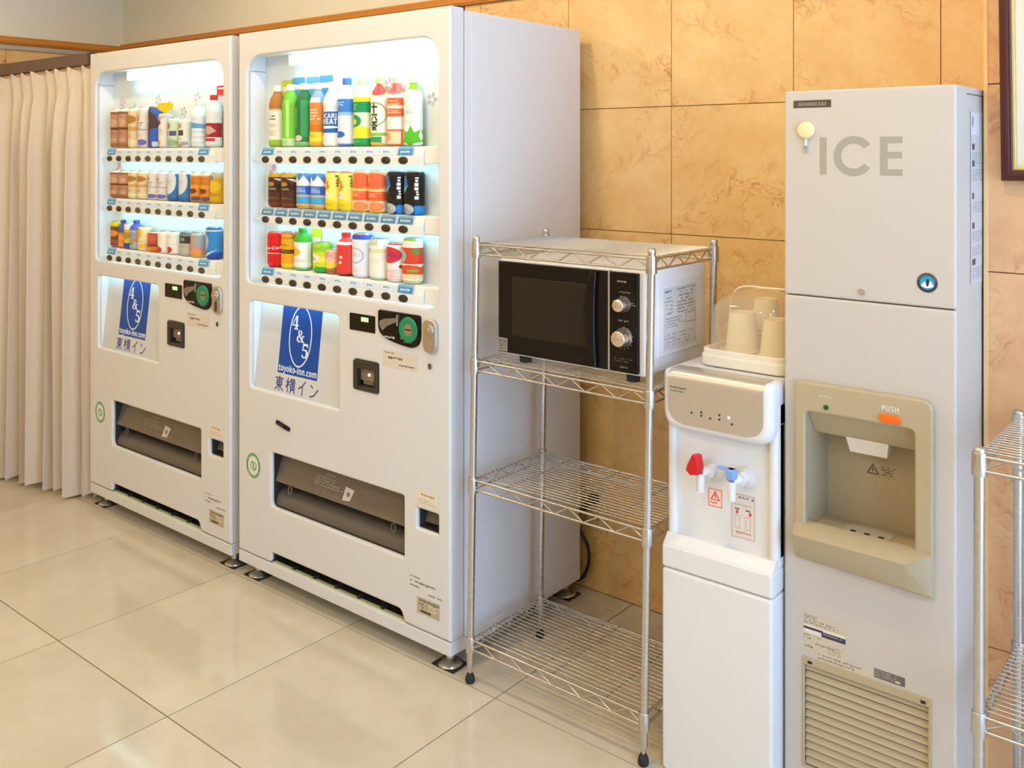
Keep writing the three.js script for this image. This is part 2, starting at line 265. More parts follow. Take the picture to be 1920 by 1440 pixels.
const shelfR = [[
  ['bottle', 'tea_bottle', 'cream tea bottle with brown neck and green base', .153, .064, .207, D('#efe9d8', ['r', 0, 0, 1, .34, '#b5763a'], ['r', 0, .34, 1, .03, '#d8c9a0'], ['m', .25, .44, .5, .1, 1, '#4a4038'], ['m', .2, .6, .6, .05, 1, '#8a8274'], ['m', .2, .7, .6, .1, 3, '#a49a88'], ['r', 0, .86, 1, .14, '#8fc23c']), '#f6f1e4'],
  ['bottle', 'tea_bottle', 'light green tea bottle with white cap', .226, .068, .207, D('#78cf45', ['r', .55, .2, .12, .62, '#b4ee84'], ['v', .3, .36, .18, .42, '#2c6a2a'], ['r', 0, .84, 1, .16, '#c8ecb0'], ['m', .2, .87, .6, .06, 1, '#7ab86a']), '#f4f6f2'],
  ['bottle', 'tea_bottle', 'dark green tea bottle with white cap', .297, .066, .207, D('#237a48', ['r', .6, .22, .3, .6, '#37a060'], ['v', .28, .34, .22, .44, '#dfe8d2'], ['e', .5, .84, .16, .05, '#f0c8d0'], ['r', 0, .9, 1, .1, '#7ccf88']), '#f4f6f2'],
  ['bottle', 'tea_bottle', 'orange brown tea bottle with yellow offer label', .367, .062, .205, D('#dd8b45', ['r', 0, 0, 1, .26, '#8fb3d6'], ['r', .3, .18, .5, .08, '#e9eef2'], ['m', .1, .36, .8, .2, 2, '#f8ead8'], ['r', 0, .62, 1, .12, '#d87a24'], ['r', 0, .74, .9, .16, '#f3df45'], ['m', .1, .78, .7, .06, 1, '#a88a1c'], ['r', 0, .9, 1, .1, '#eeb443']), '#eef2f4'],
  ['bottle', 'sports_drink_bottle', 'pale sports drink bottle with square blue label', .439, .07, .205, D('#e3edf5', ['r', 0, .42, 1, .34, '#1c66bd'], ['t', 'POCARI', .5, .49, 26, '#ffffff'], ['t', 'SWEAT', .5, .58, 30, '#ffffff'], ['e', .5, .67, .42, .022, '#ffffff'], ['r', 0, .9, 1, .1, '#f4f8fb']), '#f5f8fa'],
  ['bottle', 'sports_drink_bottle', 'white bottle with blue cap and blue shoulder band', .508, .068, .214, D('#e4edf8', ['r', 0, .26, 1, .2, '#3f8be0'], ['m', .12, .3, .7, .07, 1, '#ffffff'], ['r', 0, .46, 1, .05, '#9cc4f0'], ['e', .45, .8, .2, .05, '#2c6cc8'], ['r', 0, .94, 1, .06, '#5a90dc']), '#4d86d2'],
  ['bottle', 'lemon_drink_bottle', 'yellow and green lemon drink bottle', .583, .07, .212, D('#edf3dc', ['r', 0, .24, 1, .07, '#f3dc3c'], ['r', 0, .31, 1, .16, '#1c9a5c'], ['m', .12, .34, .4, .1, 2, '#d8f0dc'], ['e', .35, .6, .3, .1, '#2f9a52'], ['e', .35, .61, .13, .045, '#e8e03c'], ['e', .6, .77, .42, .09, '#f4e83a'], ['r', 0, .86, 1, .14, '#2aa862'], ['m', .1, .9, .5, .04, 1, '#b8e8c4']), '#d4ecc4'],
  ['bottle', 'blended_tea_bottle', 'white tea bottle with dark characters in green ring', .661, .068, .21, D('#f1f3ec', ['r', 0, .02, 1, .2, '#bfe39a'], ['e', .6, .13, .36, .09, '#e8545a'], ['o', .5, .5, .42, .17, '#86b878', 5], ['g', 'ten', .33, .33, 40, 7, '#2e3a30'], ['g', 'six', .33, .46, 40, 6, '#2e3a30'], ['g', 'tea', .33, .6, 40, 6, '#2e3a30'], ['r', 0, .78, .9, .05, '#8ccc50'], ['r', 0, .84, .75, .12, '#2fa45c'], ['e', .4, .96, .5, .04, '#eec060']), '#cfe8b0'],
  ['bottle', 'peach_drink_bottle', 'peach drink bottle with orange red panels', .733, .066, .207, D('#f4f0ea', ['e', .6, .11, .42, .1, '#f08078'], ['e', .55, .11, .14, .06, '#e25a58'], ['r', .05, .26, .9, .28, '#f0693c'], ['m', .12, .29, .76, .09, 1, '#f8d8b0'], ['r', .05, .37, .9, .05, '#f2ead8'], ['m', .12, .44, .76, .06, 1, '#fbe4c8'], ['r', .02, .73, .9, .25, '#f0774e'], ['r', .1, .76, .74, .19, '#f8dcb4'], ['e', .3, .84, .2, .07, '#f2a060']), '#f4d8d0'],
  ['bottle', 'water_bottle', 'clear pale bottle with a green leaf print', .803, .066, .205, D('#eaf1ee', ['r', .45, .02, .5, .12, '#8fd42c'], ['m', .1, .45, .8, .06, 1, '#9aa89c'], ['p', [[.25, .72], [.5, .78], [.62, .68], [.72, .78], [.95, .74], [.86, .84], [.98, .92], [.72, .94], [.6, .99], [.45, .93], [.22, .94], [.36, .84]], '#57c02a'], ['m', .1, .6, .5, .05, 1, '#b8c4bc']), '#e6f0ea'],
], [
  ['can', 'coffee_can', 'brown coffee can with gold top band', .150, .066, .116, 'coffee', 'twin brown coffee cans'], ['can', 'coffee_can', 'brown coffee can with gold top band', .220, .066, .116, 'coffee', 'twin brown coffee cans'],
  ['can', 'milk_coffee_can', 'blue can with white mountain peak', .303, .068, .116, 'peak', 'twin blue cans with a white peak'], ['can', 'milk_coffee_can', 'blue can with white mountain peak', .376, .068, .116, 'peak', 'twin blue cans with a white peak'],
  ['can', 'soup_can', 'yellow can with orange flame', .447, .063, .124, 'flame', 'twin yellow flame cans'], ['can', 'soup_can', 'yellow can with orange flame', .513, .063, .124, 'flame', 'twin yellow flame cans'],
  ['can', 'fruit_drink_can', 'peach and orange coloured can', .580, .067, .128, 'peach', 'twin peach orange cans'], ['can', 'fruit_drink_can', 'peach and orange coloured can', .652, .067, .128, 'peach', 'twin peach orange cans'],
  ['can', 'energy_drink_can', 'black can with bright blue shards', .734, .068, .129, 'shard', 'twin black and blue cans'], ['can', 'energy_drink_can', 'black can with bright blue shards', .808, .068, .129, 'shard', 'twin black and blue cans'],
], [
  ['can', 'cola_can', 'red cola can with white script', .147, .070, .118, D('#d8161f', ['r', 0, 0, 1, .06, '#e8484c'], ['t', 'Coca-Cola', .5, .46, 27, '#ffffff', -.12, 'italic bold ', 'serif'], ['e', .5, .6, .5, .012, '#f4d0d0'], ['m', .3, .88, .4, .04, 1, '#f4c0c0'])],
  ['can', 'energy_drink_can', 'golden yellow can with black band', .222, .068, .122, D('#e6b01e', ['r', 0, 0, 1, .2, '#c8781e'], ['e', .5, .12, .3, .06, '#e89a3c'], ['r', 0, .48, 1, .1, '#2a2412'], ['m', .15, .5, .7, .06, 1, '#d8b848'], ['e', .5, .72, .42, .1, '#f0a41c'], ['r', 0, .84, 1, .16, '#f0d030'], ['m', .2, .34, .6, .06, 1, '#7a5210'])],
  ['bottle', 'juice_bottle', 'white juice bottle with green cap and yellow fruit', .288, .066, .137, D('#eef0e8', ['r', 0, 0, 1, .28, '#3fae3c'], ['e', .3, .52, .34, .12, '#f2c028'], ['m', .3, .7, .5, .08, 2, '#b8bcb0'], ['r', 0, .9, 1, .1, '#8fd890']), '#33a63a'],
  ['can', 'vitamin_drink_can', 'short yellow green can with dark lettering', .388, .070, .096, D('#d6dc30', ['r', 0, 0, 1, .3, '#8fd02c'], ['m', .2, .08, .6, .1, 1, '#f0d080'], ['e', .32, .52, .34, .16, '#eef0e4'], ['m', .14, .46, .36, .14, 2, '#33352c'], ['p', [[.2, 1], [.5, .78], [1, .8], [1, 1]], '#2fb052'], ['e', .78, .55, .2, .1, '#f0e860'])],
  ['can', 'tonic_can', 'tiny can with pink and yellow label', .439, .05, .078, D('#a88a58', ['r', 0, .05, 1, .5, '#f2c8b8'], ['m', .1, .12, .8, .24, 3, '#c46a60'], ['e', .5, .62, .46, .14, '#f4dc50'], ['r', 0, .8, 1, .12, '#a4763c'], ['r', 0, 0, 1, .06, '#e8b040'])],
  ['bottle', 'sports_drink_bottle', 'red plastic bottle with a white neck band', .504, .069, .134, D('#e2403c', ['r', 0, 0, 1, .16, '#e85a54'], ['r', 0, .16, 1, .07, '#f4ecea'], ['p', [[0, .28], [.3, .23], [.1, .4], [0, .42]], '#5a2a2c'], ['v', .5, .5, .2, .3, '#fdf2ee'], ['r', .8, .3, .2, .6, '#ec5c58'], ['r', 0, .94, 1, .06, '#5c2c2c']), '#d83a3c'],
  ['can', 'yogurt_drink_can', 'white can with lavender emblem and blue top band', .578, .068, .136, D('#e9ebf3', ['r', .1, 0, .8, .05, '#f0a868'], ['r', 0, .05, 1, .1, '#3f57c4'], ['o', .45, .5, .3, .16, '#a4b4d8', 6], ['m', .2, .46, .5, .07, 1, '#9aa8cc'], ['m', .1, .8, .8, .06, 1, '#c8c0b8'])],
  ['can', 'tea_can', 'pale green and white can with darker square', .657, .070, .124, D('#eff3e6', ['r', .05, .04, .6, .14, '#c8d4bc'], ['r', .2, .24, .16, .12, '#6a8c5c'], ['e', .7, .3, .4, .05, '#dfe4a8'], ['m', .2, .5, .6, .1, 2, '#d4e4c8'], ['r', 0, .92, 1, .08, '#c8e4b8'])],
  ['can', 'cider_can', 'white can with red circle and blue letters', .731, .062, .116, D('#f1eeec', ['r', .2, .02, .8, .05, '#d84850'], ['e', .4, .32, .5, .2, '#d8303c'], ['m', .1, .25, .7, .14, 2, '#2c3c9c'], ['e', .95, .6, .16, .05, '#8c4a34'], ['m', .05, .68, .8, .24, 4, '#e08088'])],
  ['can', 'fruit_drink_can', 'red tomato juice can with green leaves', .800, .070, .134, D('#f0ece0', ['r', .3, 0, .5, .08, '#8fd43c'], ['r', 0, .22, 1, .34, '#dc4630'], ['e', .3, .4, .2, .14, '#8cc4d0'], ['e', .8, .3, .14, .05, '#4c9c3c'], ['e', .6, .72, .48, .14, '#e0542c'], ['e', .6, .82, .5, .05, '#f4d8b0'], ['e', .7, .7, .2, .03, '#7cb43c'], ['r', 0, .9, 1, .1, '#d4e0a8'])],
]];
const PAIR = {
  coffee: D('#4f2c1f', ['r', 0, 0, 1, .15, '#c79c3e'], ['e', .5, .42, .42, .14, '#2f1a12'], ['e', .5, .34, .16, .06, '#b08a3c'], ['m', .2, .44, .6, .07, 1, '#d8c8a8'], ['m', .2, .7, .6, .06, 1, '#a47a68'], ['r', 0, .86, 1, .14, '#7a3a2c'], ['p', [[0, .2], [.4, .18], [0, .3]], '#e8dcc4'], ['p', [[1, .2], [.6, .18], [1, .3]], '#e8dcc4']),
  peak: D('#4f86da', ['p', [[.1, .36], [.34, .1], [.5, .24], [.66, .08], [.95, .36]], '#f2f6fb'], ['m', .1, .42, .8, .12, 2, '#dce8f8'], ['r', 0, .6, 1, .07, '#b8bcc0'], ['r', 0, .68, 1, .14, '#3fb0e4'], ['r', 0, .84, 1, .16, '#d8bc78'], ['m', .15, .88, .7, .06, 1, '#8a6a38'], ['p', [[.7, .4], [1, .36], [1, .6], [.75, .6]], '#2c5cc0']),
  flame: D('#f3ec78', ['r', 0, 0, 1, .06, '#e86a3c'], ['p', [[.25, .06], [.5, .3], [.56, .42], [.36, .52], [.08, .44], [.05, .28]], '#ee7a2c'], ['e', .3, .38, .14, .1, '#f8d048'], ['v', .82, .12, .2, .5, '#4a8c34'], ['r', .1, .54, .44, .12, '#f4f0ea'], ['m', .14, .57, .36, .06, 1, '#6a70a8'], ['e', .5, .84, .36, .13, '#f0dc28'], ['m', .25, .8, .5, .09, 2, '#a08a1c'], ['r', 0, .86, .28, .14, '#d84858']),
  peach: D('#f6a878', ['r', 0, 0, 1, .06, '#f2d8cc'], ['e', .6, .26, .44, .18, '#ef6f44'], ['p', [[.2, .08], [.4, .2], [.2, .44]], '#f2e070'], ['r', 0, .44, 1, .06, '#f8d488'], ['r', 0, .5, 1, .2, '#ec6438'], ['m', .15, .53, .7, .1, 2, '#fbd8b8'], ['r', 0, .72, 1, .28, '#fbe4d0'], ['e', .62, .84, .26, .11, '#f0935a'], ['r', 0, .94, 1, .06, '#f3c43c']),
  shard: D('#0c1119', ['r', 0, 0, 1, .05, '#9cb4b8'], ['p', [[.05, .2], [.42, .12], [.5, .36], [.2, .52], [.05, .48]], '#1f74cc'], ['p', [[0, .5], [.5, .34], [.35, .5], [.02, .58]], '#4cb4ea'], ['v', .74, .16, .22, .52, '#eef2f4'], ['r', 0, .78, 1, .22, '#1c3c9c'], ['e', .42, .86, .26, .12, '#b8bcc4'], ['m', .26, .82, .32, .08, 2, '#3a3e4a'], ['r', .7, .78, .3, .22, '#1f8be0']),
};
const shelfL = [[
  ['can', 'coffee_can', 'tall bronze coffee can', .130, .058, .16, 'bronze', 'tall bronze coffee cans'], ['can', 'coffee_can', 'tall bronze coffee can', .199, .062, .16, 'bronze', 'tall bronze coffee cans'],
  ['can', 'coffee_can', 'tall tan coffee can', .273, .062, .16, 'tan'], ['can', 'coffee_can', 'tall white can with mauve lettering', .350, .066, .16, 'mauve'],
  ['can', 'coffee_can', 'tall navy can with bright blue side', .428, .068, .16, D('#3a3442', ['r', 0, 0, 1, .1, '#5a6288'], ['r', .5, .1, .5, .9, '#2f62c4'], ['e', .35, .34, .16, .07, '#c8b8b4'], ['p', [[.3, .1], [.75, .2], [.9, .5], [.5, .56], [.4, .3]], '#4a3a3c'], ['m', .1, .6, .35, .2, 3, '#7a70a0'], ['r', .62, .84, .26, .12, '#c4d4ec']), null],
  ['can', 'coffee_can', 'white can with brown motif under a yellow heart tag', .499, .062, .132, D('#e2dcd6', ['e', .3, .28, .26, .1, '#7a4c3c'], ['p', [[.2, .1], [.8, .1], [.5, .24]], '#c8b4a8'], ['m', .2, .46, .6, .14, 2, '#a88c7c'], ['e', .3, .84, .24, .08, '#d49444'], ['r', .8, .1, .2, .9, '#cfd4e4']), null],
  ['can', 'tea_can', 'short pale green can with brown motif', .568, .066, .112, D('#c8dcc0', ['r', 0, 0, 1, .08, '#eef2ea'], ['e', .35, .28, .2, .12, '#a47a54'], ['r', .5, .44, .3, .16, '#4c5a7c'], ['r', .2, .46, .24, .12, '#6a4c3c'], ['e', .5, .82, .42, .1, '#8cb48c'], ['m', .2, .66, .6, .06, 1, '#8a8c74']), null],
  ['can', 'tea_can', 'short pale can with dark square', .638, .06, .107, D('#dde2d8', ['r', 0, 0, 1, .08, '#f2f4ee'], ['e', .4, .26, .2, .1, '#b8a080'], ['r', .25, .4, .42, .18, '#5c4440'], ['e', .4, .9, .3, .05, '#c8a460'], ['e', .7, .84, .2, .06, '#a89cc4'], ['m', .2, .66, .6, .06, 1, '#b0a494']), null],
  ['bottle', 'water_bottle', 'clear water bottle with blue wave label', .729, .07, .172, D('#e0ecf1', ['r', 0, .3, 1, .14, '#dce8f4'], ['p', [[0, .46], [.4, .42], [1, .47], [1, .56], [0, .54]], '#5ea4dc'], ['m', .2, .34, .5, .05, 1, '#d8b0bc'], ['r', 0, .62, 1, .03, '#c0dce4'], ['r', 0, .74, 1, .03, '#c0dce4'], ['r', 0, .86, 1, .03, '#c0dce4']), null, '#eef4f6'],
  ['bottle', 'cola_bottle', 'clear bottle with dark red cola label', .822, .07, .19, D('#dfe9ea', ['r', 0, .5, 1, .28, '#a02430'], ['p', [[.3, .55], [.62, .56], [.85, .66], [.5, .74], [.3, .66]], '#c8a8a4'], ['r', 0, .8, .8, .06, '#c8303c'], ['r', 0, .9, 1, .1, '#d8e2e2']), null, '#c8202c'],
], [
  ['can', 'coffee_can', 'short bronze coffee can', .132, .066, .112, 'bronze', 'short bronze coffee cans'], ['can', 'coffee_can', 'short bronze coffee can', .203, .066, .112, 'bronze', 'short bronze coffee cans'],
  ['can', 'coffee_can', 'short tan coffee can', .274, .064, .112, 'tan', 'short tan coffee cans'], ['can', 'coffee_can', 'short tan coffee can', .345, .064, .112, 'tan', 'short tan coffee cans'],
  ['can', 'coffee_can', 'short white can with mauve lettering', .424, .066, .112, 'mauve', 'short mauve lettered cans'], ['can', 'coffee_can', 'short white can with mauve lettering', .492, .064, .112, 'mauve', 'short mauve lettered cans'],
  ['can', 'milk_tea_can', 'short blue can with a large pale oval', .565, .068, .112, 'bluecup', 'short blue oval cans'], ['can', 'milk_tea_can', 'short blue can with a large pale oval', .643, .066, .112, 'bluecup', 'short blue oval cans'],
  ['can', 'soup_can', 'short orange can with brown roundel', .719, .062, .112, 'orangec', 'short orange cans'], ['can', 'soup_can', 'short orange can with brown roundel', .783, .06, .112, 'orangec', 'short orange cans'],
  ['can', 'corn_soup_can', 'short mustard yellow can', .848, .064, .112, D('#d6a81e', ['r', 0, 0, 1, .2, '#c0bca8'], ['e', .4, .2, .2, .08, '#8a80a0'], ['e', .5, .46, .4, .16, '#e6c030'], ['p', [[0, .3], [.4, .3], [.2, .5], [0, .5]], '#8a5c1c'], ['r', 0, .8, .4, .2, '#f0d848'], ['m', .3, .66, .6, .1, 2, '#8a6a10']), null],
], [
  ['can', 'fruit_drink_can', 'brown and orange can with yellow top', .127, .054, .104, D('#6a4430', ['r', 0, 0, 1, .2, '#d8c828'], ['e', .5, .46, .4, .12, '#e0912c'], ['r', 0, .7, 1, .14, '#9a5a38'], ['r', 0, .9, 1, .1, '#b06a78']), null],
  ['bottle', 'juice_bottle', 'orange bottle with navy cap', .182, .05, .112, D('#d8843c', ['r', 0, 0, 1, .4, '#4a5a9c'], ['e', .5, .6, .4, .12, '#e89a4c'], ['m', .2, .8, .6, .1, 1, '#f0dcc8']), null, '#2c3c84'],
  ['can', 'juice_can', 'yellow can with royal blue base', .231, .05, .1, D('#d8c050', ['r', 0, 0, 1, .24, '#ecebe4'], ['e', .5, .48, .34, .14, '#b8943c'], ['r', 0, .76, 1, .24, '#2a4cb4']), null],
  ['bottle', 'sports_drink_bottle', 'grey blue bottle with blue cap', .283, .06, .116, D('#a8b4c8', ['r', 0, 0, 1, .28, '#4c66c0'], ['m', .15, .36, .7, .2, 3, '#5a6a90'], ['e', .4, .76, .24, .09, '#7ca854'], ['e', .7, .64, .16, .06, '#d0786c']), null, '#3a58c4'],
  ['can', 'lemon_drink_can', 'pale yellow can with amber lemon', .349, .064, .094, D('#ece4a8', ['e', .3, .3, .34, .26, '#eeb42c'], ['r', 0, 0, 1, .06, '#f4f2dc'], ['e', .72, .78, .3, .1, '#e8c060'], ['m', .3, .56, .6, .1, 2, '#c8a860']), null],
  ['can', 'tomato_juice_can', 'brick red and orange can', .424, .068, .078, D('#b8443c', ['r', 0, 0, 1, .08, '#e0d0c8'], ['e', .5, .34, .36, .2, '#c85a54'], ['r', 0, .6, 1, .12, '#8a3430'], ['r', 0, .72, 1, .28, '#d8803c'], ['e', .4, .86, .2, .1, '#e8a040']), null],
  ['can', 'milk_drink_can', 'cream white can with a red berry', .496, .066, .084, D('#f0ece2', ['m', .2, .2, .6, .1, 1, '#d8cfc0'], ['e', .5, .34, .2, .08, '#f2e4c8'], ['e', .35, .82, .3, .14, '#cc3c38', .6], ['e', .3, .78, .12, .05, '#e88078']), null],
  ['can', 'milk_drink_can', 'wide white can with a red berry', .568, .068, .086, D('#f1eee8', ['m', .3, .2, .6, .1, 1, '#cfd4d8'], ['e', .35, .8, .26, .16, '#c8383a', .7], ['r', 0, .94, 1, .06, '#e0c8cc'], ['m', .5, .5, .4, .1, 2, '#d8e0cc']), null],
  ['can', 'coffee_can', 'grey can with black square', .650, .068, .09, D('#b8bcb0', ['r', 0, 0, 1, .16, '#5a8084'], ['r', .1, .18, .8, .3, '#33363a'], ['r', .45, .26, .2, .12, '#8a8e90'], ['m', .15, .56, .7, .1, 2, '#8a8c80'], ['e', .3, .84, .12, .05, '#c49a90']), null],
  ['can', 'fruit_drink_can', 'pink and grey can with orange base', .722, .064, .088, D('#e88c8c', ['r', .5, 0, .5, .6, '#a8aca4'], ['r', 0, 0, 1, .06, '#d8d4cc'], ['e', .5, .8, .44, .14, '#eaa04c'], ['r', 0, .9, 1, .1, '#e8c47c'], ['m', .1, .3, .3, .2, 3, '#f4c4c0']), null],
  ['can', 'sports_drink_can', 'tall bright blue can with white swirl', .822, .070, .115, D('#2f8fdc', ['r', 0, 0, 1, .1, '#1c6cc0'], ['r', 0, .1, 1, .04, '#e0ecf6'], ['e', .25, .46, .3, .3, '#a8c4e0'], ['m', .1, .3, .36, .3, 4, '#5a84b4'], ['p', [[.3, 1], [.7, .8], [1, .76], [1, 1]], '#1c4cb8'], ['p', [[.2, .98], [.5, .8], [.9, .66], [.4, .9]], '#e4eef4']), null],
]];
const PAIRL = { bronze: bronze(), tan: tan(), mauve: mauve(), bluecup: bluecup(), orangec: orangec() };
{
  const tex = canvas(2048, 1024, (g) => atlasDraw.forEach((fn, i) => { g.save(); g.translate((i % 16) * 128, Math.floor(i / 16) * 256); g.beginPath(); g.rect(0, 0, 128, 256); g.clip(); fn(g); g.restore(); }));
  atlasMat = phys('#ffffff', 0.42, { map: tex, specularIntensity: 0.5 }); atlasMat.name = 'printed_sample';
}

// ------------------------------------------------------------------ vending machines
const VW = 0.997, DZ = 0.37;
const card = (bg, top, ink) => std('#ffffff', 0.4, { map: canvas(140, 56, (g) => { fill(g, bg, 0, 0, 140, 56); fill(g, top, 0, 0, 140, 16); g.strokeStyle = ink; g.lineWidth = 5; marks(g, 26, 24, 88, 24, 1, ink, 1); fill(g, '#f4f8fb', 0, 0, 5, 56); fill(g, '#f4f8fb', 135, 0, 5, 56); }) });
const cardBlue = card('#3f93cf', '#7db9e0', '#dfeaf2'), cardDeep = card('#4c86b0', '#86b0cc', '#cfdbe2'), cardPale = card('#d4e6f6', '#f6fafc', '#7aa6d4');
const posterTex = canvas(458, 300, (g) => {
  fill(g, '#d2d4d4', 0, 0, 458, 300);
  fill(g, '#004aa6', 118, 2, 204, 232);
  g.strokeStyle = '#e6eef6'; g.lineWidth = 5; g.beginPath(); g.ellipse(220, 104, 56, 98, 0, 0, 7); g.stroke();
  g.fillStyle = '#e9f0f6'; g.textAlign = 'center'; g.textBaseline = 'middle';
  g.font = 'bold 64px serif'; g.fillText('4', 190, 62); g.font = 'bold 54px serif'; g.fillText('&', 221, 104); g.font = 'bold 66px serif'; g.fillText('5', 250, 148);
  g.font = 'bold 31px sans-serif'; g.fillText('toyoko-inn.com', 220, 216, 198);
  ['east', 'yoko', 'i', 'n'].forEach((k, i) => strokes(g, 106 + i * 60, 242, 52, GLYPH[k], 4.6, '#3b4585'));
});
const flowersTex = canvas(904, 660, (g) => {
  fill(g, '#e3ebed', 0, 0, 904, 660);
  for (let i = 0; i < 9; i++) { const x = 70 + i * 92, y = 120 + (i % 3) * 26; if (i % 3 === 1) { g.fillStyle = '#a8d4a4'; g.beginPath(); g.ellipse(x, y, 7, 26, i % 2 ? 0.5 : -0.5, 0, 7); g.fill(); } else { for (let k = 0; k < 5; k++) { g.fillStyle = k % 2 ? '#dcb8c4' : '#c4b6c0'; g.beginPath(); g.ellipse(x + 14 * Math.cos(k * 1.257), y + 14 * Math.sin(k * 1.257), 8, 6, k * 1.257, 0, 7); g.fill(); } } }
  for (const [x, y] of [[34, 210], [62, 200], [50, 232], [30, 400], [46, 380]]) { g.fillStyle = '#e2a8b8'; g.beginPath(); g.arc(x, y, 12, 0, 7); g.fill(); }
});
const textPlate = (w, h, draw) => canvas(w, h, draw);
const coinPrint = textPlate(256, 140, (g) => { g.clearRect(0, 0, 256, 140); marks(g, 30, 108, 84, 18, 1, '#c9c6bf', 1); marks(g, 142, 104, 88, 14, 1, '#c9c6bf', 1); marks(g, 160, 122, 50, 10, 1, '#8d8a84', 1); });
const coinSticker = textPlate(280, 96, (g) => { fill(g, '#d8cfbf', 0, 0, 280, 96); marks(g, 12, 6, 90, 14, 1, '#6a6258', 1); marks(g, 46, 30, 170, 24, 1, '#3f3a34', 0.95); marks(g, 132, 68, 130, 18, 1, '#5a534b', 0.95); });
const ecoTex = textPlate(128, 128, (g) => {
  g.clearRect(0, 0, 128, 128); g.fillStyle = '#e8e4d8'; g.beginPath(); g.arc(64, 64, 62, 0, 7); g.fill(); g.strokeStyle = '#2f8f57'; g.lineWidth = 13; g.beginPath(); g.arc(64, 64, 54, 0, 7); g.stroke();
  g.strokeStyle = '#d8ead8'; g.lineWidth = 4; g.setLineDash([6, 5]); g.beginPath(); g.arc(64, 64, 54, 0.4, 2.7); g.stroke(); g.beginPath(); g.arc(64, 64, 54, 3.6, 5.8); g.stroke(); g.setLineDash([]);
  g.strokeStyle = '#2f8f57'; g.lineWidth = 6; g.beginPath(); g.arc(62, 66, 20, 2.2, 5.6); g.stroke(); g.beginPath(); g.arc(66, 62, 24, -0.6, 1.9); g.stroke(); fill(g, '#7cb896', 58, 44, 16, 42);
});
const flapPrint = textPlate(256, 96, (g) => { g.clearRect(0, 0, 256, 96); marks(g, 60, 2, 60, 12, 1, '#a39b8d', 1); marks(g, 4, 18, 180, 44, 4, '#a39b8d', 0.9); g.fillStyle = '#cfc9bf'; g.beginPath(); g.moveTo(190, 28); g.lineTo(244, 34); g.lineTo(230, 80); g.lineTo(186, 84); g.fill(); g.fillStyle = '#7a7266'; g.beginPath(); g.arc(214, 56, 10, 0, 7); g.fill(); marks(g, 20, 66, 150, 20, 2, '#8b8375', 0.7); });
const returnSticker = textPlate(128, 64, (g) => { fill(g, '#e4ddcb', 0, 0, 128, 64); marks(g, 30, 8, 70, 18, 1, '#b07a52', 0.9); marks(g, 10, 32, 108, 24, 3, '#b7ab97', 0.8); });
const makerText = textPlate(256, 96, (g) => { g.clearRect(0, 0, 256, 96); marks(g, 4, 2, 110, 16, 1, '#8f8778', 0.7); marks(g, 4, 26, 230, 20, 1, '#7d7568', 0.85); marks(g, 4, 52, 100, 16, 1, '#7d7568', 0.95); marks(g, 150, 74, 100, 16, 1, '#8f8778', 0.9); });
const platePrint = textPlate(128, 72, (g) => { fill(g, '#b9ab90', 0, 0, 128, 72); marks(g, 14, 6, 104, 14, 1, '#4a4236', 1); marks(g, 8, 24, 50, 26, 2, '#6b6150', 0.8); fill(g, '#d8ccb4', 66, 24, 46, 24); marks(g, 70, 28, 40, 18, 2, '#7d725e', 0.8); fill(g, '#463e33', 20, 54, 60, 10); });

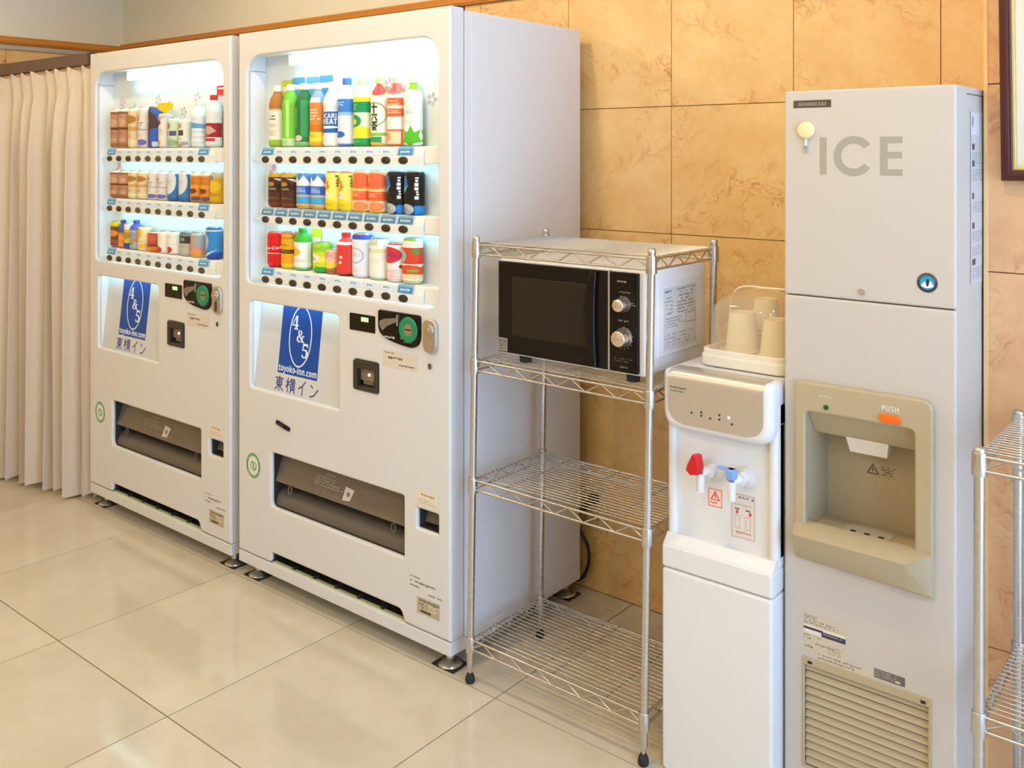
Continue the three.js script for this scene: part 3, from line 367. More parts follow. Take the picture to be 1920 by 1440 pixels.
const portDark = std(lin(0.030, 0.025, 0.019), 0.5), rampGrey = phys(lin(0.12, 0.105, 0.082), 0.35), flapMat = phys(lin(0.15, 0.125, 0.095), 0.16), ledge = std(lin(0.62, 0.66, 0.42), 0.5), bulb = glow('display_digits', lin(0.1, 0.9, 0.1), 1.6);
function vendingMachine(xl, label, withKey) {
  const v = thing('vending_machine', label, 'vending machine', [xl + VW / 2, 0, DZ]);
  const U = (u) => u - VW / 2, Z = (z) => z - DZ;
  const B = (u0, u1, y0, y1, z0, z1) => bx(U(u0), U(u1), y0, y1, Z(z0), Z(z1)), RB = (u0, u1, y0, y1, z0, z1, r, s) => rbx(U(u0), U(u1), y0, y1, Z(z0), Z(z1), r, s);
  // cabinet and base
  part(v, 'cabinet', [RB(0.003, VW - 0.003, 0.052, 1.858, 0.055, 0.596, 0.006), ext((() => { const s = shapeRR(U(0.003), U(VW - 0.003), 0.052, 1.858, 0.006); s.holes.push(hole(U(0.03), U(VW - 0.03), 0.1, 1.83, 0.004)); return s; })(), Z(0.596), Z(0.622), 0.003)], whiteSide);
  part(v, 'plinth', [RB(0.0, VW, 0.052, 0.0905, 0.45, 0.684, 0.003, 2)], white);
  for (const [u, z] of [[0.052, 0.637], [0.952, 0.637], [0.052, 0.085], [0.952, 0.085]]) {
    const f = part(v, 'foot', [cyl(U(u), 0.004, 0.055, Z(z), 0.012), lathe([[0, 0.02], [0.014, 0.02], [0.028, 0.012], [0.036, 0.006], [0.036, 0.004]], 24).translate(U(u), 0, Z(z))], steel);
    part(f, 'rubber_pad', rbx(U(u) - 0.042, U(u) + 0.042, 0, 0.0045, Z(z) - 0.034, Z(z) + 0.034, 0.002, 1), rubber);
  }
  // door with its openings
  const s = new THREE.Shape(); s.moveTo(U(0), 0.094); s.lineTo(U(0.166), 0.094); s.quadraticCurveTo(U(0.18), 0.094, U(0.182), 0.104); s.lineTo(U(0.184), 0.127); s.lineTo(U(0.785), 0.127); s.quadraticCurveTo(U(0.8), 0.127, U(0.804), 0.115); s.lineTo(U(0.812), 0.101); s.quadraticCurveTo(U(0.817), 0.094, U(0.83), 0.094); s.lineTo(U(VW), 0.094); s.lineTo(U(VW), 1.864); s.lineTo(U(0), 1.864); s.closePath();
  s.holes.push(hole(U(0.046), U(0.95), 1.014, 1.783, [0.03, 0.05, 0.075, 0.085]), hole(U(0.067), U(0.526), 0.66, 0.953, [0.016, 0.004, 0.022, 0.016]), hole(U(0.183), U(0.812), 0.281, 0.46, [0.02, 0.003, 0.008, 0.003]), hole(U(0.866), U(0.95), 0.381, 0.438, 0.004), hole(U(0.597), U(0.704), 0.738, 0.827, 0.007));
  part(v, 'door', [ext(s, Z(0.668), Z(0.685), 0.0075, 4, 10), B(0.001, 0.013, 0.0925, 1.863, 0.63, 0.672), B(VW - 0.013, VW - 0.001, 0.0925, 1.863, 0.63, 0.672), B(0.0018, VW - 0.0018, 1.8505, 1.8624, 0.6305, 0.6715), B(0.0018, 0.17, 0.0931, 0.107, 0.6305, 0.679), B(0.83, VW - 0.0018, 0.0931, 0.107, 0.6305, 0.679)], white);
  part(v, 'hinge', B(VW - 0.03, VW - 0.004, 1.856, 1.868, 0.62, 0.65), blackMatte);
  // lit display case
  const dc = part(v, 'display_case', [B(0.046, 0.95, 1.0, 1.79, 0.598, 0.606), B(0.040, 0.046, 1.0, 1.79, 0.6, 0.668), B(0.95, 0.956, 1.0, 1.79, 0.6, 0.668), B(0.04, 0.956, 1.784, 1.79, 0.6, 0.668), B(0.04, 0.956, 1.0, 1.008, 0.6, 0.668)], caseWhite);
  print(dc, 'backdrop_print', U(0.048), U(0.948), 1.125, 1.782, Z(0.6067), flowersTex);
  part(dc, 'seam', B(0.0458, 0.0468, 1.733, 1.7355, 0.607, 0.668), std('#7d97a0', 0.6));
  const lamp = (name, u0, u1, y, z, h, into = dc, k = 1) => {
    part(into, name, B(u0, u1, y, y + h, z - 0.008, z + 0.008), led);
    const l = new THREE.RectAreaLight(lin(0.46, 0.87, 1.0), LED * k, u1 - u0, 0.016); l.position.set(U((u0 + u1) / 2), y - 0.002, Z(z)); l.rotation.set(-Math.PI / 2, 0, 0); into.add(l);
  };
  lamp('led_light_strip', 0.23, 0.93, 1.746, 0.640, 0.032, dc, 1.5);
  // three display shelves with price cards and buttons
  const cardGeo = new THREE.BoxGeometry(0.069, 0.026, 0.002), btnGeo = toCreasedNormals(new THREE.SphereGeometry(1, 16, 10, 0, Math.PI * 2, 0, Math.PI / 2).rotateX(Math.PI / 2).scale(0.0195, 0.0115, 0.009), 1), btnMat = phys('#2c231c', 0.3), btnGreen = phys('#3a463c', 0.3);
  [1.433, 1.231, 1.029].forEach((yk, row) => {
    const prof = new THREE.Shape(); prof.moveTo(Z(0.609), yk + 0.04); prof.lineTo(Z(0.656), yk + 0.04); prof.lineTo(Z(0.663), yk + 0.014); prof.lineTo(Z(0.667), yk + 0.012); prof.lineTo(Z(0.667), yk - 0.015); prof.lineTo(Z(0.652), yk - 0.015); prof.lineTo(Z(0.65), yk + 0.034); prof.lineTo(Z(0.609), yk + 0.034); prof.closePath();
    const body = new THREE.ExtrudeGeometry(prof, { depth: 0.76, bevelEnabled: false }).rotateY(-Math.PI / 2).translate(U(0.872), 0, 0);
    const sh = part(v, 'display_shelf', body, caseWhite);
    part(sh, 'bracket', [RB(0.873, 0.945, yk - 0.012, yk + 0.04, 0.62, 0.662, 0.004), B(0.047, 0.112, yk - 0.004, yk + 0.002, 0.655, 0.66)], caseWhite);
    lamp('led_light_strip', 0.115, 0.90, yk - 0.013, 0.638, 0.01, sh, row === 2 ? 0.7 : 1);
    for (let i = 0; i < 10; i++) {
      const u = 0.1292 + 0.07365 * i;
      const c = part(sh, 'price_card', cardGeo, row === 1 && withKey ? cardDeep : i === 0 || i === 9 ? cardBlue : cardPale); c.position.set(U(u + 0.005), yk + 0.0265, Z(0.6612)); c.rotation.x = -0.262;
      const b = part(sh, 'button', btnGeo, !withKey && i > 2 ? btnGreen : btnMat); b.position.set(U(u), yk - 0.001, Z(0.667));
    }
  });
  part(v, 'glass_pane', new THREE.ShapeGeometry(shapeRR(U(0.046), U(0.95), 1.014, 1.783, 0.04)).translate(0, 0, Z(0.679)), showGlass);
  // poster box: leaning sheet lit from above
  const pb = part(v, 'poster_box', [B(0.06, 0.532, 0.65, 0.96, 0.618, 0.622), B(0.06, 0.066, 0.65, 0.96, 0.622, 0.669), B(0.527, 0.533, 0.65, 0.96, 0.622, 0.669), B(0.06, 0.533, 0.955, 0.961, 0.622, 0.669), B(0.06, 0.533, 0.65, 0.658, 0.622, 0.669)], caseWhite);
  const sheet = part(pb, 'poster', new THREE.BoxGeometry(0.459, 0.298, 0.0012), [caseWhite, caseWhite, caseWhite, caseWhite, phys('#ffffff', 0.5, { map: posterTex, specularIntensity: 0.4 }), caseWhite]);
  sheet.position.set(U(0.2965), 0.8055, Z(0.65)); sheet.rotation.x = -0.112;
  { const l = new THREE.RectAreaLight(lin(0.55, 0.90, 1.0), LED * 1.0, 0.45, 0.012); l.position.set(U(0.297), 0.951, Z(0.657)); l.rotation.set(-Math.PI / 2, 0, 0); pb.add(l); part(pb, 'led_light_strip', B(0.07, 0.524, 0.9515, 0.956, 0.651, 0.663), led); }
  part(v, 'poster_cover', new THREE.ShapeGeometry(shapeRR(U(0.068), U(0.525), 0.661, 0.952, 0.012)).translate(0, 0, Z(0.679)), showGlass);
  // payment fittings
  const pd = part(v, 'price_display', [RB(0.577, 0.692, 0.915, 0.967, 0.676, 0.6875, 0.003, 2)], black); part(pd, 'display_digits', [0, 1, 2, 3].map((i) => B(0.632 + i * 0.0085, 0.638 + i * 0.0085, 0.946, 0.959, 0.6874, 0.6878)), bulb);
  const cs = new THREE.Shape(); const cy0 = 0.893, cy1 = 0.99; cs.moveTo(U(0.716), cy1); cs.lineTo(U(0.876), cy1); cs.quadraticCurveTo(U(0.885), cy1, U(0.885), cy1 - 0.01); cs.lineTo(U(0.885), 0.935); cs.bezierCurveTo(U(0.885), 0.9, U(0.86), cy0, U(0.838), cy0); cs.bezierCurveTo(U(0.77), 0.9, U(0.708), 0.905, U(0.708), 0.945); cs.lineTo(U(0.708), cy1 - 0.01); cs.quadraticCurveTo(U(0.708), cy1, U(0.716), cy1);
  const cp = part(v, 'coin_panel', ext(cs, Z(0.676), Z(0.691), 0.003), black);
  part(cp, 'slot_ring', lathe([[0.017, 0], [0.017, 0.004], [0.034, 0.006], [0.037, 0.0]], 32).rotateX(Math.PI / 2).translate(U(0.838), 0.945, Z(0.6905)), std('#0f8a5c', 0.4));
  const sp = part(cp, 'slot_plate', discZ(U(0.838), 0.945, Z(0.689), Z(0.6925), 0.0175), std(lin(0.5, 0.33, 0.2), 0.35, { metalness: 0.6 })); part(sp, 'coin_slot', B(0.8255, 0.8505, 0.943, 0.947, 0.692, 0.693), blackMatte);
  const fs = new THREE.Shape(); fs.moveTo(U(0.72), 0.958); fs.lineTo(U(0.738), 0.966); fs.lineTo(U(0.792), 0.974); fs.lineTo(U(0.792), 0.962); fs.lineTo(U(0.752), 0.946); fs.lineTo(U(0.734), 0.932); fs.quadraticCurveTo(U(0.722), 0.938, U(0.72), 0.958);
  part(cp, 'coin_funnel', ext(fs, Z(0.69), Z(0.697), 0.002), std(lin(0.28, 0.26, 0.25), 0.35, { metalness: 0.6 })); part(cp, 'funnel_stop', B(0.795, 0.8, 0.952, 0.984, 0.69, 0.698), steelDull);
  print(cp, 'panel_print', U(0.715), U(0.88), 0.899, 0.985, Z(0.6915), coinPrint, true);
  const lv = part(v, 'return_lever_plate', ext(shapeRR(U(0.898), U(0.953), 0.888, 0.985, 0.027), Z(0.678), Z(0.697), 0.005, 3), steelDull); part(lv, 'lever', [discZ(U(0.9255), 0.953, Z(0.694), Z(0.704), 0.019, 0.017), discZ(U(0.9255), 0.953, Z(0.703), Z(0.708), 0.009)], steel); part(lv, 'lever_slot', ext(shapeRR(U(0.917), U(0.934), 0.897, 0.932, 0.008), Z(0.6965), Z(0.6975)), withKey ? steelDull : darkBrown);
  const kl = part(v, 'keyhole', discZ(U(0.92), 0.851, Z(0.68), Z(0.688), 0.0085), steelDull); part(kl, 'key_slot', B(0.9175, 0.9225, 0.843, 0.858, 0.6875, 0.689), blackMatte);
  const bs = shapeRR(U(0.597), U(0.704), 0.738, 0.827, 0.007); bs.holes.push(hole(U(0.612), U(0.69), 0.75, 0.803, 0.003));
  const bl = part(v, 'bill_acceptor', [ext(bs, Z(0.664), Z(0.69), 0.002), B(0.6, 0.702, 0.741, 0.824, 0.648, 0.652)], std(lin(0.03, 0.024, 0.018), 0.4)); part(bl, 'acceptor_mouth', [B(0.613, 0.689, 0.765, 0.802, 0.652, 0.672), B(0.62, 0.664, 0.752, 0.766, 0.652, 0.668)], std(lin(0.27, 0.215, 0.15), 0.4)); part(bl, 'status_bulb', new THREE.SphereGeometry(0.0045, 12, 8).translate(U(0.652), 0.784, Z(0.673)), glow('status_lamp', lin(1, 0.9, 0.7), 1.2));
  print(v, 'payment_sticker', U(0.725), U(0.868), 0.826, 0.873, Z(0.6858), coinSticker);
  // pick-up port behind a smoked flap
  const dp = part(v, 'pickup_port', [B(0.17, 0.825, 0.27, 0.47, 0.598, 0.602), B(0.17, 0.183, 0.27, 0.47, 0.6, 0.669), B(0.812, 0.825, 0.27, 0.47, 0.6, 0.669), B(0.17, 0.825, 0.46, 0.47, 0.6, 0.669), B(0.17, 0.825, 0.262, 0.281, 0.6, 0.669)], portDark);
  const fl = part(dp, 'flap', new THREE.BoxGeometry(0.627, 0.1, 0.004), flapMat); fl.position.set(U(0.4975), 0.408, Z(0.648)); fl.rotation.x = -0.34;
  const fp = part(dp, 'flap_print', new THREE.PlaneGeometry(0.2, 0.072), std('#ffffff', 0.5, { map: flapPrint, transparent: true })); fp.position.set(U(0.47), 0.398, Z(0.6545)); fp.rotation.x = -0.34;
  const rs = new THREE.Shape(); rs.moveTo(0.602, 0.281); for (let i = 0; i <= 10; i++) { const a = Math.PI / 2 * (1 - i / 10); rs.lineTo(0.612 + 0.052 * Math.cos(a), 0.281 + 0.052 * Math.sin(a)); } rs.closePath();
  const ramp = toCreasedNormals(new THREE.ExtrudeGeometry(rs, { depth: 0.629, bevelEnabled: false }).rotateY(-Math.PI / 2).translate(U(0.812), 0, -DZ), 0.5);
  part(dp, 'ramp', ramp, rampGrey);
  for (const u of [0.25, 0.742]) part(dp, 'ring', new THREE.TorusGeometry(0.013, 0.0025, 8, 20).scale(0.7, 1, 1).translate(U(u), 0.342, Z(0.658)), std(lin(0.14, 0.125, 0.1), 0.4));
  // coin return, stickers, bottom grille
  const cr = part(v, 'coin_return', [B(0.86, 0.956, 0.375, 0.444, 0.612, 0.616), B(0.86, 0.866, 0.375, 0.444, 0.614, 0.669), B(0.95, 0.956, 0.375, 0.444, 0.614, 0.669), B(0.86, 0.956, 0.438, 0.444, 0.614, 0.669), B(0.86, 0.956, 0.375, 0.381, 0.614, 0.669)], std(lin(0.05, 0.043, 0.036), 0.5));
  const cf = part(cr, 'return_flap', new THREE.BoxGeometry(0.08, 0.045, 0.003), phys(lin(0.13, 0.11, 0.09), 0.25)); cf.position.set(U(0.908), 0.412, Z(0.645)); cf.rotation.x = -0.3;
  print(v, 'return_sticker', U(0.864), U(0.952), 0.448, 0.491, Z(0.6858), returnSticker);
  print(v, 'maker_print', U(0.838), U(0.966), 0.194, 0.243, Z(0.6858), makerText, true);
  print(v, 'rating_sticker', U(0.868), U(0.956), 0.141, 0.187, Z(0.6858), platePrint);
  print(v, 'recycling_emblem', U(0.046), U(0.126), 0.352, 0.44, Z(0.6858), ecoTex, true);
  const bg = part(v, 'bottom_grille', [B(0.17, 0.83, 0.095, 0.135, 0.58, 0.585), B(0.17, 0.184, 0.095, 0.135, 0.585, 0.668), B(0.815, 0.83, 0.095, 0.135, 0.585, 0.668)], blackMatte);
  part(bg, 'slot_floor', B(0.18, 0.815, 0.0905, 0.0915, 0.585, 0.664), blackMatte); part(bg, 'ledge', B(0.184, 0.812, 0.0905, 0.0945, 0.664, 0.676), ledge); for (let i = 0; i < 5; i++) part(bg, 'grille_tab', B(0.28 + i * 0.105, 0.292 + i * 0.105, 0.094, 0.104, 0.655, 0.672), blackMatte);
  for (let i = 0; i < 24; i++) part(bg, 'grille_bar', B(0.2 + i * 0.0256, 0.204 + i * 0.0256, 0.094, 0.13, 0.628, 0.633), darkBrown);
  if (withKey) { const k = part(v, 'handle_slot', ext(shapeRR(-0.037, 0.037, -0.007, 0.007, 0.006), 0, 0.006, 0.002), black); k.position.set(U(0.25), 0.561, Z(0.684)); k.rotation.z = -0.2; part(k, 'latch', ext(shapeRR(-0.03, 0.012, -0.004, 0.004, 0.003), 0.005, 0.01, 0.001), blackMatte); }
  return v;
}
const XLm = -2.689, XRm = -1.645;
const vmL = vendingMachine(XLm, 'white drinks vending machine beside the beige curtain', false);
const vmR = vendingMachine(XRm, 'white drinks vending machine beside the chrome wire shelf, black latch slot on its door', true);
function stock(xl, shelf, pairs, where) {
  [1.4745, 1.2725, 1.0705].forEach((y, r) => shelf[r].forEach((a) => {
    let [kind, name, what, u, w, h, cell, x1, x2] = a, set = null, cap = null;
    if (typeof cell === 'string') { set = x1 || null; cell = pairs[cell]; } else if (typeof x1 === 'string') cap = x1; else cap = x2;
    sample({ kind, name, u, w, h, cell, cap, set: set ? set + ' ' + where : null, label: what + ', ' + ['top', 'middle', 'bottom'][r] + ' row ' + where }, xl, 0, y, 'drink samples ' + where);
  }));
}
stock(XRm, shelfR, PAIR, 'of machine by wire shelf');
stock(XLm, shelfL, PAIRL, 'of machine by curtain');
// small promotional cards standing inside the display cases
function promo(xl, list, where) {
  for (const [name, what, u0, u1, y0, y1, col, shape] of list) {
    const c = thing('promo_card', what + ' ' + where, 'card', [xl + (u0 + u1) / 2, y0, 0.6085], 'promotional cards ' + where), w = u1 - u0, h = y1 - y0;
    let s = shapeRR(-w / 2, w / 2, 0, h, 0.002);
    if (shape === 'heart') { s = new THREE.Shape(); s.moveTo(0, 0); s.quadraticCurveTo(-w * 0.5, h * 0.4, -w / 2, h * 0.72); s.quadraticCurveTo(-w * 0.45, h, -w * 0.25, h); s.lineTo(w * 0.25, h); s.quadraticCurveTo(w * 0.45, h, w / 2, h * 0.72); s.quadraticCurveTo(w * 0.5, h * 0.4, 0, 0); }
    part(c, 'card_sheet', ext(s, 0, 0.0015), std(col, 0.4));
    if (shape === 'heart') { c.position.z = 0.664; part(c, 'stem', rod([0, 0.004, 0], [0, -0.03, -0.004], 0.002), plastic); }
    else part(c, 'card_stripe', bx(-w * 0.42, w * 0.42, h * 0.62, h * 0.78, 0.0014, 0.002), std('#f3f4f2', 0.4));
  }
}
promo(XRm, [['a', 'yellow green card behind the cream tea bottle', .142, .196, 1.6, 1.70, '#cfdc3c'], ['b', 'sky blue card behind the light green bottle', .2, .262, 1.6, 1.706, '#58aede'], ['c', 'sky blue card behind the dark green bottle', .274, .332, 1.6, 1.705, '#6cb6e2'], ['d', 'blue framed card behind the orange brown bottle', .34, .404, 1.6, 1.706, '#5ca4da'], ['e', 'yellow card behind the green capped juice bottle', .3, .35, 1.072, 1.206, '#dfe03a']], 'in machine by wire shelf');
promo(XLm, [['h', 'yellow heart tag over the cans', .485, .6, 1.605, 1.645, '#f0d410', 'heart'], ['i', 'red banner card above the cola bottle', .8, .9, 1.666, 1.7, '#d8303a']], 'in machine by curtain');

// ------------------------------------------------------------------ chrome wire shelving
function wireRack(label, { x0, x1, z0, z1, top, lean, shelves, capTop, foot = true }) {
  const cx = (x0 + x1) / 2, cz = (z0 + z1) / 2, o = thing('wire_shelf_rack', label, 'shelf', [cx, 0, cz]);
  const X = (x, y) => x - cx + lean * y, Zz = (z) => z - cz;
  for (const [x, z] of [[x0, z1], [x1, z1], [x0, z0], [x1, z0]]) {
    const p = part(o, 'post', rod([X(x, 0.045), 0.045, Zz(z)], [X(x, top - 0.004), top - 0.004, Zz(z)], 0.0095, 16), steel);
    const rings = []; for (let y = 0.14; y < top - 0.06; y += 0.0255) rings.push(new THREE.TorusGeometry(0.0095, 0.0006, 4, 14).rotateX(Math.PI / 2).translate(X(x, y), y, Zz(z)));
    const gr = part(p, 'post_grooves', rings, steelDull); gr.userData.kind = 'stuff';
    part(p, 'post_cap', lathe([[0, 0.004], [0.007, 0.003], [0.0105, 0], [0.0105, -0.006]], 16).translate(X(x, top), top - 0.003, Zz(z)), steelDull);
    if (foot) { part(p, 'foot_stem', cyl(X(x, 0.03), 0.016, 0.05, Zz(z), 0.005), steel); part(p, 'rubber_foot', lathe([[0, 0], [0.011, 0], [0.0135, 0.006], [0.0125, 0.016], [0.008, 0.026], [0, 0.027]], 16).translate(X(x, 0.01), 0, Zz(z)), rubber); }
  }
  for (const ys of shelves) {
    const sh = new THREE.Group(); sh.name = 'shelf'; o.add(sh);
    const yt = ys, yb = ys - 0.026, A = X(x0, ys), Bx = X(x1, ys), zF = Zz(z1), zB = Zz(z0), fr = [];
    for (const y of [yt, yb]) { fr.push(rod([A, y, zF], [Bx, y, zF], 0.0032), rod([A, y, zB], [Bx, y, zB], 0.0032), rod([A, y, zF], [A, y, zB], 0.0032), rod([Bx, y, zF], [Bx, y, zB], 0.0032)); }
    part(sh, 'edge_frame', fr, steel);
    const zig = (a, b, n) => { const out = []; for (let i = 0; i < n; i++) { const t0 = i / n, t1 = (i + 1) / n, P = (t, y) => [a[0] + (b[0] - a[0]) * t, y, a[1] + (b[1] - a[1]) * t]; out.push(rod(P(t0, i % 2 ? yt : yb), P(t1, i % 2 ? yb : yt), 0.0021, 5)); } return out; };
    const nl = Math.round((x1 - x0) / 0.046), ns = Math.round((z1 - z0) / 0.04);
    part(sh, 'truss_wire', [...zig([A, zF], [Bx, zF], nl), ...zig([A, zB], [Bx, zB], nl), ...zig([A, zF], [A, zB], ns), ...zig([Bx, zF], [Bx, zB], ns)], steel);
    const n = Math.round((z1 - z0) / 0.0165); for (let i = 1; i < n; i++) { const z = zB + (zF - zB) * i / n; part(sh, 'wire', rod([A, yt + 0.0045, z], [Bx, yt + 0.0045, z], 0.0017, 6), steel); }
    for (const t of [0.2, 0.5, 0.8]) part(sh, 'cross_bar', rod([A + (Bx - A) * t, yt + 0.0005, zF], [A + (Bx - A) * t, yt + 0.0005, zB], 0.0026, 6), steelDull);
    for (const x of [A, Bx]) for (const z of [zF, zB]) part(sh, 'collar', lathe([[0.0096, yb - 0.008], [0.0135, yb - 0.008], [0.0128, yt + 0.007], [0.0096, yt + 0.008]], 20).translate(x, 0, z), steel);
  }
  return o;
}
wireRack('four tier chrome wire shelf rack holding the microwave', { x0: -0.588, x1: -0.035, z0: 0.357, z1: 0.67, top: 1.228, lean: 0.019, shelves: [1.203, 0.885, 0.558, 0.118] });
wireRack('low chrome wire shelf rack under the framed picture', { x0: 0.717, x1: 1.277, z0: 0.43, z1: 0.748, top: 0.922, lean: 0.002, shelves: [0.905, 0.436, 0.1] });

// ------------------------------------------------------------------ microwave oven
{
  const x0 = -0.505, x1 = -0.047, y0 = 0.912, y1 = 1.168, z0 = 0.335, z1 = 0.642, cx = (x0 + x1) / 2, cz = (z0 + z1) / 2;
  const o = thing('microwave_oven', 'white microwave oven with black door standing on the wire rack', 'microwave', [cx, 0.8912, cz]);
  const X = (x) => x - cx, Y = (y) => y - 0.8912, Z = (z) => z - cz;
  part(o, 'body', rbx(X(x0), X(x1), Y(y0), Y(y1), Z(z0), Z(z1), 0.006), mwWhite);
  part(o, 'side_emboss', [rbx(X(x1) - 0.004, X(x1) + 0.0025, Y(0.95), Y(1.135), Z(0.375), Z(0.585), 0.002)], mwWhite);
  const rate = canvas(256, 256, (g) => { fill(g, '#d8d6d2', 0, 0, 256, 256); marks(g, 6, 10, 80, 16, 1, '#5f5a58', 1); marks(g, 6, 36, 80, 80, 5, '#9a948f', 0.8); marks(g, 100, 8, 150, 110, 8, '#8a847f', 0.85); marks(g, 6, 124, 150, 46, 4, '#9a948f', 0.85); g.strokeStyle = '#8a847f'; g.lineWidth = 3; g.strokeRect(168, 120, 80, 40); marks(g, 6, 190, 240, 56, 4, '#a7a19c', 0.7); });
  const rp = part(o, 'rating_label', new THREE.PlaneGeometry(0.165, 0.155), std('#ffffff', 0.5, { map: rate })); rp.rotation.y = Math.PI / 2; rp.position.set(X(x1) + 0.0031, Y(1.04), Z(0.475));
  part(o, 'door', rbx(X(-0.501), X(-0.148), Y(0.918), Y(1.162), Z(0.638), Z(0.653), 0.003), black);
  part(o, 'door_window', rbx(X(-0.452), X(-0.208), Y(0.966), Y(1.124), Z(0.6505), Z(0.6538), 0.0015, 2), phys(lin(0.022, 0.019, 0.013), 0.12, { specularIntensity: 0.5 }));
  { // curved grip along the door edge
    const s = new THREE.Shape(); s.moveTo(X(-0.196), Y(1.158)); s.quadraticCurveTo(X(-0.214), Y(1.09), X(-0.212), Y(1.04)); s.quadraticCurveTo(X(-0.214), Y(0.99), X(-0.196), Y(0.922)); s.lineTo(X(-0.176), Y(0.922)); s.quadraticCurveTo(X(-0.186), Y(1.04), X(-0.176), Y(1.158)); s.closePath();
    part(o, 'door_handle', ext(s, Z(0.652), Z(0.664), 0.004, 3), black);
  }
  part(o, 'panel_gap', bx(X(-0.1475), X(-0.1425), Y(0.916), Y(1.164), Z(0.64), Z(0.6515)), steelDull);
  const pn = part(o, 'control_panel', rbx(X(-0.142), X(-0.062), Y(0.918), Y(1.162), Z(0.638), Z(0.652), 0.003), black);
  const cpt = canvas(160, 480, (g) => { g.clearRect(0, 0, 160, 480); marks(g, 44, 36, 72, 18, 1, '#a59a8a', 1); marks(g, 40, 88, 80, 16, 1, '#6c6258', 0.9); marks(g, 60, 112, 40, 12, 1, '#8d8478', 1); marks(g, 18, 138, 14, 10, 1, '#8d8478', 1); marks(g, 118, 138, 34, 22, 2, '#8d8478', 1); marks(g, 48, 226, 64, 14, 1, '#8d8478', 0.9); for (let k = 0; k < 11; k++) { const a = -1.5 + k * 0.42; fill(g, '#857c70', 76 + 54 * Math.cos(a), 312 + 54 * Math.sin(a), 8, 4); } marks(g, 28, 408, 100, 26, 2, '#5d554c', 0.9); marks(g, 58, 448, 44, 12, 1, '#857c70', 1); });
  print(pn, 'panel_print', X(-0.142), X(-0.062), Y(0.918), Y(1.162), Z(0.6525), cpt, true, 0.3);
  for (const [x, y, r] of [[-0.1, 1.085, 0.0195], [-0.1, 1.0045, 0.0245]]) {
    const k = part(pn, 'knob', lathe([[r, 0], [r, 0.006], [r * 0.84, 0.009], [r * 0.8, 0.028], [r * 0.7, 0.0325], [0, 0.033]], 32).rotateX(Math.PI / 2).translate(X(x), Y(y), Z(0.652)), std(lin(0.72, 0.64, 0.56), 0.22, { metalness: 0.9 })); void k;
  }
  print(o, 'energy_sticker', X(-0.499), X(-0.468), Y(0.921), Y(0.957), Z(0.6535), canvas(64, 72, (g) => { fill(g, '#8a8378', 0, 0, 64, 72); g.strokeStyle = '#3b3630'; g.lineWidth = 4; g.strokeRect(10, 14, 18, 30); g.beginPath(); g.moveTo(34, 16); g.lineTo(54, 16); g.lineTo(44, 46); g.stroke(); marks(g, 8, 52, 48, 14, 1, '#4b453e', 1); }));
  for (const [x, z] of [[-0.44, 0.61], [-0.1, 0.61], [-0.44, 0.375], [-0.1, 0.375]]) part(o, 'foot', cyl(X(x), 0.0, 0.022, Z(z), 0.016, 0.018), rubber);
}

